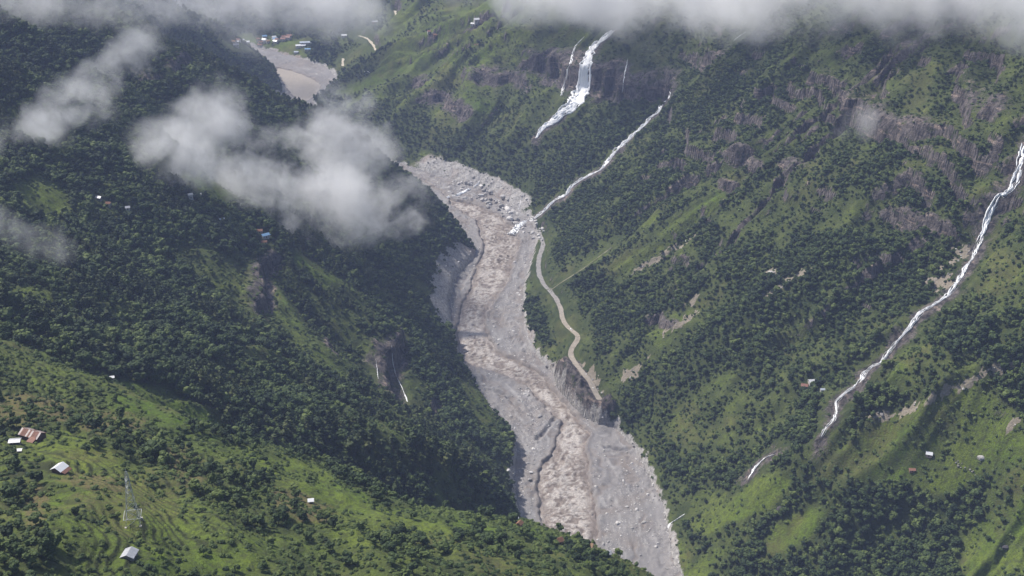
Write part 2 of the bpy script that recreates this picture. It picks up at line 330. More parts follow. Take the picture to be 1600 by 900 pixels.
COVER = [  # u, v, ru, rv, angle, grass, trees
 (70,305,30,45,-50,.8,.15),(515,440,85,16,33,.85,.1),(430,500,70,80,55,.5,.45),(560,520,70,95,60,.5,.42),(480,560,90,40,35,.45,.5),(590,650,50,60,50,.42,.5),(300,420,60,40,30,.4,.6),(650,480,40,50,50,.35,.6),(390,440,40,50,50,.5,.4),(45,462,40,14,0,.75,.2),(330,290,50,25,10,.6,.4),(640,600,40,120,65,.35,.6),(455,330,60,20,30,.5,.5),
 (740,620,16,70,-28,.6,.25),(250,640,90,30,15,.85,.12),(60,630,70,40,0,.7,.25),(40,760,30,70,0,.45,.6),(330,720,110,50,25,.65,.42),(470,690,60,25,20,.4,.7),(640,760,130,30,12,.3,.85),(500,760,110,25,25,.9,.16),
 (400,835,60,26,5,.7,.55),(620,860,70,24,10,.7,.5),(540,830,60,25,20,.85,.2),(760,845,70,26,10,.6,.5),(690,815,80,18,10,.85,.15),(920,865,90,20,20,.7,.42),(190,800,150,60,0,.84,.16),(300,860,120,40,0,.84,.18),(110,720,70,40,15,.9,.14),(30,870,50,40,0,.5,.6),
 (620,210,90,40,25,.2,.9),(700,225,120,40,25,.15,.95),(800,260,120,40,20,.08,1),(860,240,90,60,-40,.15,.92),(650,110,120,60,30,.62,.4),(720,60,120,50,0,.75,.25),(830,60,80,30,0,.62,.3),(880,170,60,30,-35,.3,.7),
 (1010,120,90,25,0,.3,.4),(960,190,80,30,-35,.12,.95),(900,330,60,120,50,.2,.85),(1000,300,120,50,-35,.22,.8),(960,440,70,20,-40,.45,.5),(1030,390,150,22,-32,.55,.3),(1090,330,120,26,-32,.45,.45),
 (900,470,60,60,-40,.22,.8),(840,500,30,40,60,.15,.95),(1000,560,60,30,-40,.5,.4),(1060,520,60,30,-20,.55,.3),(1160,480,120,22,-35,.55,.3),(1090,430,120,30,-35,.2,.85),(1110,560,170,50,-38,.12,.97),(1240,440,180,46,-32,.12,.95),
 (1000,660,90,60,-35,.15,.92),(1080,700,90,60,50,.2,.9),(1130,650,80,60,-35,.45,.45),(1200,600,90,40,-30,.5,.4),(1270,560,90,50,-30,.35,.6),(1400,430,120,60,-20,.15,.92),(1440,570,70,40,-30,.6,.25),(1530,520,60,60,20,.5,.4),
 (1500,500,45,50,40,.12,.95),(1230,650,60,40,-30,.3,.7),(1570,460,40,60,0,.5,.4),(1160,380,140,26,-25,.35,.55),(1300,330,120,40,10,.4,.4),(1180,220,130,40,-25,.35,.55),(1300,140,150,50,0,.45,.4),(1450,150,160,60,0,.4,.45),(1520,260,90,40,0,.38,.5),
 (1400,290,90,30,0,.25,.75),(1150,170,100,40,-30,.3,.65),
 (1330,650,70,35,-15,.3,.75),(1350,800,150,40,-20,.1,.97),(1480,810,110,36,-40,.06,1),(1260,760,70,50,-20,.35,.65),(1130,830,70,70,0,.25,.85),(1200,880,120,40,0,.2,.9),(1420,880,150,36,0,.1,.97),(1590,600,60,50,0,.1,.95),(1500,660,90,50,-20,.9,.1),
 (1480,720,110,46,-10,.95,.07),(1580,760,60,50,-50,.85,.12),(1560,860,70,50,-50,.92,.1),(1180,780,60,22,-35,.85,.15),(1240,830,50,24,-35,.85,.15),(1110,800,30,40,0,.75,.2),(1400,690,80,40,-30,.6,.35),
 (455,40,120,18,0,.05,1.2),(480,80,40,10,-10,.8,.1),(420,72,60,10,0,.7,.15),(560,80,50,40,20,.4,.7),(520,90,40,22,20,.2,.9),
]
cn = 0.75*fbm(XG/55, YG/55, 3, 100)
for b in COVER:
    q = blob(U, V, b) + cn; wgt = sstep(1.5, 0.5, q)
    GRASS += wgt*(b[5] - GRASS); TREE += wgt*(b[6] - TREE)
streak = np.where(right, fbm(RARC/70 + wx/90, RIVD/300, 4, 110), fbm((YG + XG*0.4)/80 + wx/90, RIVD/300, 4, 120))
mott = fbm(XG/38, YG/38, 4, 130)
TREE = TREE + (1 - .45*nearhill)*(0.42*mott + 0.46*streak)*(1 - np.abs(2*np.clip(TREE, 0, 1) - 1)**3*0.5)
GRASS = np.clip(GRASS - (0.26*streak + 0.24*mott)*(1 - .5*nearhill), 0, 1)
dn = .6*fbm(XG/16, YG/16, 3, 140); DRY = nearhill*np.maximum.reduce([sstep(1.2, .3, blob(U, V, b) + dn) for b in [(45,640,75,28,0),(55,790,22,40,0),(170,660,50,20,0),(290,730,40,30,50),(150,755,60,14,10),(470,790,60,22,20)]])
DRY = np.maximum(DRY, 0.5*sstep(.25, .6, fbm(XG/60, YG/60, 4, 150))*GRASS)
ROCK = np.clip(ROCK, 0, 1)*(RIVD > -2); TREE = TREE*(1 - 0.92*ROCK)*(1 - BANK)
TREE = np.where(CLEAR < 22, TREE*sstep(8, 22, CLEAR), TREE); TREE = np.where(RIVD < 2, 0, TREE)
TREE *= 1 - 0.5*TERR*(TREE < .3)
SLOPE_SLIDES = [(1030,402,60,5,-30),(1205,428,14,8,0),(1080,470,16,6,-40),(1430,635,60,7,-24),(1540,585,90,8,-22),(1375,650,26,8,-10),(985,580,30,6,-35),(1070,500,40,5,-35),(1230,440,40,6,-30),(1502,395,12,22,60),(1470,442,18,22,60),(700,370,8,8,0),(925,588,26,12,50),(985,585,20,10,-40),(1600,655,40,8,-30)]
sn = 1.7*fbm(XG/9, YG/9, 4, 160); SOIL = np.maximum.reduce([sstep(1.1, .2, blob(U, V, b) + sn) for b in SLOPE_SLIDES])
TREE *= 1 - SOIL

# ------------------------------------------------------------------ helpers for objects and materials
def tag(o, label=None, cat=None, group=None, kind=None):
    if label: o['label'] = label
    if cat: o['category'] = cat
    if group: o['group'] = group
    if kind: o['kind'] = kind
    return o
def link(name, me, mat=None, parent=None, loc=None):
    o = bpy.data.objects.new(name, me); COL.objects.link(o)
    if mat and me: me.materials.clear(); me.materials.append(mat)
    if parent: o.parent = parent
    if loc is not None: o.location = loc
    return o
def empty(name, loc, rz=0.0):
    o = bpy.data.objects.new(name, None); COL.objects.link(o); o.location = loc; o.rotation_euler = (0, 0, rz); o.empty_display_size = 1; return o
def mesh_np(name, verts, faces, smooth=True, attrs=None):
    me = bpy.data.meshes.new(name); verts = np.asarray(verts, np.float32); faces = np.asarray(faces, np.int32); k = faces.shape[1]
    me.vertices.add(len(verts)); me.vertices.foreach_set('co', verts.ravel())
    me.loops.add(faces.size); me.loops.foreach_set('vertex_index', faces.ravel())
    me.polygons.add(len(faces)); me.polygons.foreach_set('loop_start', np.arange(0, faces.size, k, dtype=np.int32))
    me.polygons.foreach_set('use_smooth', np.full(len(faces), smooth))
    for n, a in (attrs or {}).items():
        at = me.attributes.new(n, 'FLOAT', 'POINT'); at.data.foreach_set('value', np.asarray(a, np.float32).ravel())
    me.update(calc_edges=True); me.validate(); return me
def grid_faces(nr, nc):
    i = np.arange(nr*nc).reshape(nr, nc); return np.stack([i[:-1,:-1], i[:-1,1:], i[1:,1:], i[1:,:-1]], -1).reshape(-1, 4)
class NB:
    """small node-tree writer"""
    def __init__(s, name):
        s.m = bpy.data.materials.new(name); s.m.use_nodes = True; s.t = s.m.node_tree; s.out = s.t.nodes['Material Output']; s.p = s.t.nodes['Principled BSDF']
        s.p.inputs['Specular IOR Level'].default_value = 0.2
    def n(s, typ, **kw):
        x = s.t.nodes.new(typ)
        for k, v in kw.items(): setattr(x, k, v)
        return x
    def put(s, sock, v):
        if isinstance(v, bpy.types.NodeSocket): s.t.links.new(v, sock)
        elif v is not None: sock.default_value = (*v, 1) if hasattr(v, '__len__') and len(v) == 3 and sock.type == 'RGBA' else v
    def attr(s, name, typ='GEOMETRY'):
        a = s.n('ShaderNodeAttribute', attribute_name=name, attribute_type=typ); return a.outputs['Fac']
    def math(s, op, a, b=None, clamp=False):
        x = s.n('ShaderNodeMath', operation=op, use_clamp=clamp); s.put(x.inputs[0], a); s.put(x.inputs[1], b); return x.outputs[0]
    def mix(s, f, a, b, typ='MIX'):
        x = s.n('ShaderNodeMix', data_type='RGBA', blend_type=typ); s.put(x.inputs[0], f); s.put(x.inputs[6], a); s.put(x.inputs[7], b); return x.outputs[2]
    def pos(s): return s.n('ShaderNodeNewGeometry').outputs['Position']
    def obj(s): return s.n('ShaderNodeTexCoord').outputs['Object']
    def vscale(s, vec, k):
        x = s.n('ShaderNodeVectorMath', operation='MULTIPLY'); s.put(x.inputs[0], vec); x.inputs[1].default_value = k; return x.outputs[0]
    def noise(s, vec, scale, detail=4, rough=.55, dist=0.0):
        x = s.n('ShaderNodeTexNoise'); s.put(x.inputs['Vector'], vec); x.inputs['Scale'].default_value = scale; x.inputs['Detail'].default_value = detail; x.inputs['Roughness'].default_value = rough; x.inputs['Distortion'].default_value = dist; return x.outputs[0]
    def vor(s, vec, scale, feature='F1'):
        x = s.n('ShaderNodeTexVoronoi', feature=feature); s.put(x.inputs['Vector'], vec); x.inputs['Scale'].default_value = scale; return x
    def rng(s, v, a, b, c=0.0, d=1.0):
        x = s.n('ShaderNodeMapRange'); s.put(x.inputs[0], v); x.inputs[1].default_value = a; x.inputs[2].default_value = b; x.inputs[3].default_value = c; x.inputs[4].default_value = d; return x.outputs[0]
    def bump(s, h, strength=.5, dist=1.0, normal=None):
        x = s.n('ShaderNodeBump'); x.inputs['Strength'].default_value = strength; x.inputs['Distance'].default_value = dist; s.put(x.inputs['Height'], h)
        if normal: s.put(x.inputs['Normal'], normal)
        return x.outputs[0]
    def done(s, col, rough=.9, normal=None):
        s.put(s.p.inputs['Base Color'], col); s.put(s.p.inputs['Roughness'], rough)
        if normal: s.put(s.p.inputs['Normal'], normal)
        return s.m
def plain(name, col, rough=.7, var=.25, scale=1.5, metal=0.0):
    b = NB(name); n = b.noise(b.obj(), scale, 5, .6)
    m = b.done(b.mix(b.rng(n, .3, .7), tuple(c*(1 - var) for c in col), tuple(c*(1 + var) for c in col)), rough); b.p.inputs['Metallic'].default_value = metal; return m
# ------------------------------------------------------------------ ground material
b = NB('hillside'); P = b.pos()
n1 = b.noise(P, .012, 5); n2 = b.noise(P, .09, 5, .6); n3 = b.noise(P, .55, 4, .65)
gr = b.attr('grass'); rk = b.attr('rock'); dr = b.attr('dry'); bk = b.attr('bank'); so = b.attr('soil'); ri = b.attr('riser')
g_lo = b.mix(b.rng(n2, .35, .65), (.024,.038,.012), (.046,.064,.018))
g_mid = b.mix(b.rng(n2, .35, .7), (.054,.074,.022), (.090,.106,.034))
g_hi = b.mix(b.rng(n1, .35, .65), (.090,.145,.018), (.145,.180,.030))
gg = b.math('ADD', gr, b.rng(n2, .3, .7, -.18, .18))
c = b.mix(b.rng(gg, .1, .5), g_lo, g_mid); c = b.mix(b.rng(gg, .5, .92), c, g_hi)
pa = b.attr('patch'); c = b.mix(b.rng(pa, .45, .9, 0, .6), c, (.120,.165,.030)); c = b.mix(b.rng(pa, .02, .3, 0, .0), c, g_lo); c = b.mix(b.math('MULTIPLY', b.rng(n3, .46, .7), .7), c, g_lo); n5 = b.noise(P, .22, 5, .7); c = b.mix(b.rng(n5, .47, .62, 0, .8), c, b.mix(n3, (.026,.042,.013), (.085,.092,.036)))
c = b.mix(b.math('MULTIPLY', dr, b.rng(n3, .25, .6)), c, b.mix(n2, (.12,.085,.05), (.17,.15,.06)))
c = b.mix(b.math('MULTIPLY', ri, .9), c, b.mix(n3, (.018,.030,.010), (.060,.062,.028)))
rv = b.noise(b.vscale(P, (1, 1, .55)), .17, 6, .68, .6); rv2 = b.noise(b.vscale(P, (.25, .25, 1.6)), .16, 4, .6)
rc = b.mix(b.rng(rv, .38, .62), (.030,.027,.029), (.17,.148,.138)); rc = b.mix(b.rng(rv2, .57, .70, 0, .85), rc, (.33,.255,.21)); rc = b.mix(b.rng(n2, .56, .66), rc, (.045,.06,.022))
c = b.mix(b.rng(b.math('ADD', rk, b.rng(n3, .3, .7, -.25, .25)), .3, .55), c, rc)
bc = b.mix(b.rng(b.noise(P, .3, 6, .7), .35, .65), (.19,.18,.175), (.47,.455,.44)); bc = b.mix(b.rng(n1, .54, .66, 0, .7), bc, (.26,.20,.165))
c = b.mix(b.rng(b.math('ADD', bk, b.rng(n3, .3, .7, -.2, .2)), .35, .6), c, bc)
c = b.mix(b.rng(b.math('ADD', so, b.rng(n5, .35, .65, -.35, .25)), .35, .6), c, b.mix(n3, (.12,.105,.08), (.38,.33,.26)))
hgt = b.math('ADD', b.math('MULTIPLY', n3, 1.0), b.math('MULTIPLY', rv, b.math('MULTIPLY', rk, 5.0)))
M_HILL = b.done(c, .95, b.bump(hgt, .8, 1.6))
v = np.stack([XG, YG, ZG], -1).reshape(-1, 3)
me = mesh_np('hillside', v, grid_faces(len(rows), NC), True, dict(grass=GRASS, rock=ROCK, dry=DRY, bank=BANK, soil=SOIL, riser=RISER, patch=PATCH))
tag(link('hillside', me, M_HILL), kind='structure')

# ------------------------------------------------------------------ river bed and water
CH_L = [(612,262),(650,276),(690,300),(706,322),(722,332),(745,345),(752,372),(756,392),(742,425),(735,450),(722,480),(713,510),(715,540),(724,566),(752,575),(792,588),(818,600),(850,633),(878,662),(864,705),(844,733),(838,760),(843,787),(847,830),(860,880)]
CH_R = [(620,258),(660,280),(705,312),(742,320),(776,334),(797,352),(806,366),(812,384),(802,410),(792,440),(776,465),(758,492),(757,515),(776,548),(812,566),(836,578),(857,600),(897,648),(922,678),(915,700),(922,750),(927,800),(931,842),(940,890)]
CHN = np.array([at_river(*q)[:2] for q in CH_L] + [(70,900),(190,780),(330,600)] + [(380,600),(240,780),(110,930)] + [at_river(*q)[:2] for q in CH_R[::-1]])
CHF = np.array([at_river(*q)[:2] for q in [(425,108),(437,106),(455,110),(476,117),(492,124),(500,133),(498,143),(487,154),(470,160),(455,148),(440,126)]])
def bed_grid(x0, x1, y0, y1, cs):
    xs = np.arange(x0, x1, cs); ys = np.arange(y0, y1, cs); X, Y = np.meshgrid(xs, ys)
    d, _ = dist_line(X, Y, RIVPOLY, True); ins = inside(X, Y, RIVPOLY); d = np.where(ins, -d, d)
    return X, Y, d
def sheet(X, Y, Z, keep, attrs):
    idx = -np.ones(X.shape, int); k = keep; idx[k] = np.arange(k.sum())
    f = np.stack([idx[:-1,:-1], idx[:-1,1:], idx[1:,1:], idx[1:,:-1]], -1).reshape(-1, 4); f = f[(f >= 0).all(1)]
    return np.stack([X[k], Y[k], Z[k]], -1), f, {n: a[k] for n, a in attrs.items()}
bv, bf, ba, off = [], [], {'wet': [], 'fine': [], 'streak': []}, 0
wv, wf, wa, woff = [], [], {'foam': [], 'far': []}, 0
SCARPS = [[(838,689),(848,679),(856,671),(866,655)], [(798,567),(812,570),(826,575),(840,585),(855,590)], [(925,770),(930,800),(932,842)], [(945,700),(985,705)], [(760,610),(790,618),(815,640)], [(748,470),(765,440),(775,405)]]
for (x0, x1, y0, y1, cs, far) in [(-260, 300, 820, 2120, 1.7, 0), (-900, -300, 2120, 2980, 5.0, 1)]:
    X, Y, d = bed_grid(x0, x1, y0, y1, cs)
    ch = CHF if far else CHN
    dc, _ = dist_line(X, Y, ch, True); dc = np.where(inside(X, Y, ch), -dc, dc)
    dc = dc + 3.0*fbm(X/22, Y/22, 3, 205) + 1.2*fbm(X/6, Y/6, 2, 206)
    _, arc = dist_line(X, Y, RB); wq = 6*fbm(X/25, Y/25, 2, 230); streak = fbm((d + .5*wq)/4.5, arc/36, 4, 231); braid = ridged((d + 2*wq)/34, arc/260, 2, 232)
    flow = fbm(X/40, Y/90, 4, 200)
    Z = zriv(Y) + 1.2 + 1.1*flow + 0.5*fbm(X/9, Y/14, 3, 201) + 0.25*fbm(X/3.2, Y/3.2, 2, 202)
    step = fbm(X/75, Y/160, 3, 209); Z += 1.0*sstep(.02, .10, step) - 0.5 + .22*streak - 1.0*sstep(.95, 1.25, braid); rr_ = ridged(X/13, Y/20, 3, 211); Z += (.55*rr_ + .9*fbm(X/6.5, Y/8, 3, 212))*sstep(-.25, .3, fbm(X/60, Y/110, 3, 213))
    Z += 0.9*sstep(3, 0, np.abs(dc - 2.5))                       # levee of cobbles along the channel
    Z = np.where(dc < 1, Z - 4.2*sstep(1.5, -2.0, dc), Z)
    Z += 3.5*sstep(-9, 3, d)*(1 + .4*fbm(X/25, Y/25, 2, 8))*(1 - far*.6)
    if not far:
        for sc_ in SCARPS:
            ds_, _ = dist_line(X, Y, np.array([at_river(*q)[:2] for q in sc_])); ds_ = ds_ + 1.5*fbm(X/7, Y/7, 2, 215); Z = Z - 3.4*np.exp(-(ds_/2.2)**2) + .9*np.exp(-((ds_ - 4.5)/2.5)**2)
    keep = (d < 6) & (dc > -6)
    wet = sstep(7, 0, dc); fine = sstep(.0, .35, fbm(X/60, Y/110, 3, 210) + .15)
    a, f, at = sheet(X, Y, Z, keep, dict(wet=np.maximum(wet, .9*sstep(1.0, 1.25, braid)), fine=fine, streak=.5 + .5*streak)); bv.append(a); bf.append(f + off); off += len(a)
    for n in ba: ba[n].append(at[n])
    # water: standing waves, stronger in the middle of the channel
    core = sstep(0, -10, dc)*(1 - far)
    tx = X + 5*fbm(X/18, Y/18, 2, 220); ty = Y + 5*fbm(X/18, Y/18, 2, 221)
    wave = ridged(arc/6.5 + .4*fbm(X/9, Y/9, 2, 233), (d + wq)/13, 3, 222)
    ZW = zriv(Y) - 0.9 + core*(.9*wave + 1.0*fbm(tx/5, ty/3.6, 3, 223) + 1.1*fbm(tx/26, ty/20, 2, 234)) + .15*fbm(X/4, Y/3, 2, 224)
    foam = np.clip(sstep(.62, 1.1, wave + .5*fbm(X/30, Y/60, 2, 226))*core + .7*sstep(3.5, 0, np.abs(dc + 1))*sstep(0, .4, fbm(X/14, Y/30, 2, 225)), 0, 1)
    a, f, at = sheet(X, Y, ZW, (dc < 5) & (d < 3), dict(foam=foam, far=np.full(X.shape, float(far)))); wv.append(a); wf.append(f + woff); woff += len(a)
    for n in wa: wa[n].append(at[n])
b = NB('river_gravel'); P = b.pos(); g1 = b.noise(P, .03, 5); g2 = b.noise(P, .22, 6, .7); g3 = b.vor(P, .9).outputs['Distance']; g4 = b.noise(P, 1.1, 3, .7)
c = b.mix(b.rng(g2, .34, .66), (.145,.137,.137), (.295,.282,.276)); c = b.mix(b.rng(g1, .4, .65), c, (.25,.237,.23)); c = b.mix(b.rng(b.noise(P, .018, 5, .6, .8), .48, .62, 0, .7), c, (.215,.188,.168)); c = b.mix(b.math('MULTIPLY', b.attr('fine'), .7), c, b.mix(g2, (.20,.192,.192), (.27,.26,.258)))
c = b.mix(b.math('MULTIPLY', b.rng(g4, .6, .7), b.math('SUBTRACT', 1.0, b.math('MULTIPLY', b.attr('fine'), .8))), c, (.62,.61,.61))
c = b.mix(b.rng(b.attr('streak'), .6, .9, 0, .4), c, (.46,.445,.435)); c = b.mix(b.rng(b.attr('streak'), .42, .1, 0, .5), c, (.155,.145,.14)); c = b.mix(b.rng(g4, .28, .38, .7, 0), c, (.075,.07,.07)); c = b.mix(b.math('MULTIPLY', b.attr('wet'), .6), c, (.20,.17,.15))
M_BED = b.done(c, .85, b.bump(b.math('ADD', g2, b.math('MULTIPLY', g4, .5)), .7, 1.0))
tag(link('river_bed', mesh_np('river_bed', np.concatenate(bv), np.concatenate(bf), True, {n: np.concatenate(a) for n, a in ba.items()}), M_BED), kind='structure')
b = NB('muddy_water'); P = b.pos(); w1 = b.noise(b.vscale(P, (1, .55, 1)), .13, 5, .65, 1.2); w2 = b.noise(P, .5, 4, .7, .6); w3 = b.noise(P, .03, 3)
c = b.mix(b.rng(w1, .36, .66), (.095,.074,.060), (.30,.25,.212)); c = b.mix(b.rng(w3, .4, .6, 0, .35), c, (.22,.185,.16)); c = b.mix(b.math('MULTIPLY', b.attr('foam'), b.rng(w2, .35, .65, .15, .8)), c, (.64,.60,.56))
c = b.mix(b.math('MULTIPLY', b.attr('far'), .6), c, (.46,.41,.34))  # far lobe's water colour lightened to stand in for sunlight on it
M_WATER = b.done(c, .38, b.bump(b.math('ADD', w1, b.math('MULTIPLY', w2, .5)), .6, 1.2)); b.p.inputs['Specular IOR Level'].default_value = .4
tag(link('river', mesh_np('river', np.concatenate(wv), np.concatenate(wf), True, {n: np.concatenate(a) for n, a in wa.items()}), M_WATER), kind='structure')

# ------------------------------------------------------------------ road and tracks
def ribbon(P, hw, lift, jag=0.0, seed=0):
    P = np.asarray(P); t = np.gradient(P[:, :2], axis=0); t /= np.linalg.norm(t, axis=1)[:, None] + 1e-9; nrm = np.stack([-t[:, 1], t[:, 0]], 1)
    vs = []
    for k, o in enumerate((-1, -.5, 0, .5, 1)):
        ww = hw*(1 + jag*fbm(np.arange(len(P))/5.0, np.full(len(P), k*3.3), 2, seed)); q = P[:, :2] + nrm*(o*ww)[:, None]
        vs.append(np.column_stack([q, np.maximum(terrain_h(q[:, 0], q[:, 1]) + .08, P[:, 2] + lift - .12*abs(o))]))
    v = np.stack(vs, 1).reshape(-1, 3); return v, grid_faces(len(P), 5)
b = NB('dirt_road'); P = b.pos(); q = b.noise(P, .25, 5, .65); h_ = b.noise(P, .02, 2)
c = b.mix(b.rng(q, .35, .65), (.22,.21,.205), (.33,.315,.30)); sep = b.n('ShaderNodeSeparateXYZ'); b.put(sep.inputs[0], P)
c = b.mix(b.rng(sep.outputs[1], 1520, 1440), c, b.mix(b.rng(q, .35, .65), (.27,.235,.19), (.40,.35,.29)))
M_ROAD = b.done(c, .95, b.bump(q, .4, .5))
RP = resample(ROADP, 3.0); v, f = ribbon(RP, 3.3, .35, .25, 5); tag(link('road', mesh_np('road', v, f), M_ROAD), kind='structure')
M_TRACK = plain('track_dirt', (.19,.18,.12), .95, .4, .2)
RP2 = resample(TRACKP, 3.0); v, f = ribbon(RP2, 1.0, .3, .9, 8); tag(link('track', mesh_np('track', v, f), M_TRACK), kind='structure')
M_FROAD = plain('pale_dirt', (.52,.46,.36), .95, .2, .1)
for q in FARP:
    v, f = ribbon(resample(q, 4.0), 2.6, .5, .8, 9); tag(link('dirt_road', mesh_np('dirt_road', v, f), M_FROAD), kind='structure')

# ------------------------------------------------------------------ waterfalls and cascades
b = NB('white_water'); P = b.pos(); s1 = b.noise(b.vscale(P, (1, 1, .16)), .75, 5, .7, .4); s2 = b.noise(P, .35, 4, .6)
c = b.mix(b.rng(s1, .34, .52), (.78,.80,.82), (.95,.955,.96)); M_FALL = b.done(c, .6, b.bump(s1, .4, .8))
def strand(P, seed, lift, wmul=1.0, shift=0.0, wander=.4, solid=.25):
    """one rope of falling water draped over the rock; P holds x, y, z, width in metres"""
    n = len(P); t = np.gradient(P[:, :3], axis=0); t /= np.linalg.norm(t, axis=1)[:, None] + 1e-9
    side = np.cross(t, np.array([0., -.75, .65])); side /= np.linalg.norm(side, axis=1)[:, None] + 1e-9
    k = np.arange(n); sd_ = np.full(n, seed*1.7)
    w_ = P[:, 3]*.5*wmul*np.clip(1 + .9*fbm(k/6.0, sd_, 2, seed) + .55*fbm(k/1.7, sd_, 2, seed + 1), .08, 2.2)*(1 - (1 - solid)*sstep(.05, .35, fbm(k/8.0, sd_ + 5, 2, seed + 9)))*np.clip(np.minimum(k + .6, n - k - .4)/2.0, .15, 1)
    off = P[:, 3]*.5*(shift*(1 + .6*fbm(k/11.0, sd_, 2, seed + 5)) + wander*fbm(k/5.0, sd_*1.3, 3, seed + 3))
    ctr = P[:, :3] + side*off[:, None]; vs = []
    for j, o in enumerate((-1, -.5, 0, .5, 1)):
        q = ctr + side*(o*w_)[:, None]; g = terrain_h(q[:, 0], q[:, 1]); g = np.maximum(g, np.where(inside(q[:, 0], q[:, 1], RIVPOLY), zriv(q[:, 1]) + 1.7, -99)); dome = (1 - o*o)*lift*np.minimum(1, w_/1.5)*np.clip(1 + 1.3*fbm(k/1.9, np.full(n, j*1.3), 2, seed + 7), .1, 3)
        vs.append(np.column_stack([q[:, 0], q[:, 1] - .7*dome, np.maximum(g, q[:, 2] - 1.0) + .35 - .5*abs(o) + dome]))
    return np.stack(vs, 1).reshape(-1, 3), grid_faces(n, 5)
def px_m(p): return proj(p[0], p[1], p[2])[2]/FPX
def waterfall(key, name, label, strands, lift, cat, group=None):
    L = STREAMS[key]; dense = resample(np.array(L, float), 2.0)
    pts = []
    for u, v_, wd in dense:
        p = ground(u, v_); pts.append([*p, (1.25 if key in ('tall', 'lower', 'outlet', 'bank') else .7 if key in ('slim', 'gully') else .88)*wd*px_m(p)])
    pts = np.array(pts)
    for k in range(3): pts[:, k] = smooth1(pts[:, k], 2)
    pts = resample(pts, 1.6)
    root = empty(name, pts[-1, :3]); tag(root, label, cat, group)
    for s, lst in enumerate(strands):
        vs_, fs_, o_ = [], [], 0
        for q, (wm, sh, wa_) in enumerate(lst):
            v, f = strand(pts, 300 + 13*s + 29*q + len(key), lift, wm, sh, wa_, 1.0 if key in ('tall', 'lower', 'outlet', 'bank') else .2); vs_.append(v); fs_.append(f + o_); o_ += len(v)
        o = link('main_fall' if s == 0 else 'side_strand', mesh_np('fall', np.concatenate(vs_) - pts[-1, :3], np.concatenate(fs_)), M_FALL, root)
    return pts
FALLS = {}
for a in [('tall','waterfall','tall thick white waterfall plunging over the grey cliff band',[[(.62,0,.15),(.5,.4,.25),(.5,-.4,.25)],[(.22,1.0,.3)],[(.2,-1.0,.3)]],1.3,'waterfall'),
          ('twin','waterfall','narrow two-stranded waterfall just left of the tallest waterfall',[[(.4,.3,.3),(.3,.0,.4)],[(.25,-.8,.4)]],.9,'waterfall'),
          ('thin','waterfall','faint thread of water down the cliff right of the tallest waterfall',[[(.6,.15,.4),(.45,-.3,.5)]],1.0,'waterfall'),
          ('middle','cascade','long white cascade running diagonally down to the river at the road head',[[(.42,0,.5),(.34,.45,.5),(.3,-.45,.5),(.22,.1,1.0)],[(.2,.95,.5)],[(.18,-.95,.5)]],1.0,'cascade'),
          ('right','cascade','long stepped white cascade falling down the far right slope past the cottages',[[(.42,0,.5),(.34,.45,.5),(.3,-.45,.5),(.22,.1,1.0)],[(.2,.95,.5)],[(.18,-.95,.5)]],1.0,'cascade'),
          ('lower','cascade','short white cascade at the foot of the bright green right-hand spur',[[(.6,.15,.4),(.45,-.3,.5)]],1.3,'cascade'),
          ('outlet','waterfall','small white waterfall dropping onto the gravel at the right bank',[[(.6,0,.3),(.4,.4,.4)]],.9,'waterfall'),
          ('bank','cascade','white torrent crossing the pale boulder bank into the river below the dark forest',[[(.5,0,.5),(.4,.5,.5),(.3,-.5,.5)]],1.0,'cascade'),
          ('slim','waterfall','slim straight trickle on the left gorge wall',[[(.6,.15,.4),(.45,-.3,.5)]],.8,'waterfall'),
          ('gully','waterfall','thin white trickle widening downward in the rocky left gorge wall',[[(.6,.15,.4),(.45,-.3,.5)]],.8,'waterfall'),
          ('high','cascade','little white cascade just under the cloud bank',[[(.6,.15,.4),(.45,-.3,.5)]],.8,'cascade'),
          ('fine','waterfall','hair-thin curved waterfall above the pale boulder bank',[[(.6,.15,.4),(.45,-.3,.5)]],.7,'waterfall')]:
    FALLS[a[0]] = waterfall(*a)
# ------------------------------------------------------------------ vegetation: prototypes
def ico(sub):
    bm = bmesh.new(); bmesh.ops.create_icosphere(bm, subdivisions=sub, radius=1.0)
    v = np.array([q.co[:] for q in bm.verts]); f = np.array([[q.index for q in p.verts] for p in bm.faces]); bm.free(); return v, f
ICO1, ICO2 = ico(1), ico(2)
def lobes_mesh(name, lobes, leaves, mats, seed, trunk=None, leaf=.45, jit=.2):
    """crown of crumpled foliage lobes with loose leaf sprays round them; lobes are (x, y, z, rx, ry, rz)"""
    r = np.random.default_rng(seed); V_, F_, M_ = [], [], []; off = 0
    for l in lobes:
        v, f = ICO2; q = v*(1 + r.normal(0, jit, (len(v), 1)))*np.array(l[3:6]) + np.array(l[:3]); V_.append(q); F_.append(f + off); M_.append(np.zeros(len(f), int)); off += len(q)
    for _ in range(leaves):
        l = lobes[r.integers(len(lobes))]; d = r.normal(0, 1, 3); d /= np.linalg.norm(d); d[2] = abs(d[2])*.9 - .15
        p = np.array(l[:3]) + d*np.array(l[3:6])*r.uniform(.95, 1.22); a = r.normal(0, 1, 3); a /= np.linalg.norm(a); c = np.cross(a, r.normal(0, 1, 3)); c /= np.linalg.norm(c); s = leaf*r.uniform(.6, 1.3)
        V_.append(np.array([p + a*s, p - a*s*.6 + c*s*.8, p - a*s*.6 - c*s*.8])); F_.append(np.array([[0, 1, 2]]) + off); M_.append(np.zeros(1, int)); off += 3
    if trunk is not None:
        v, f = trunk; V_.append(v); F_.append(f + off); M_.append(np.ones(len(f), int))
    me = mesh_np(name, np.concatenate(V_), np.concatenate(F_), False)
    for m in mats: me.materials.append(m)
    if trunk is not None: me.polygons.foreach_set('material_index', np.concatenate(M_).astype(np.int32))
    return me
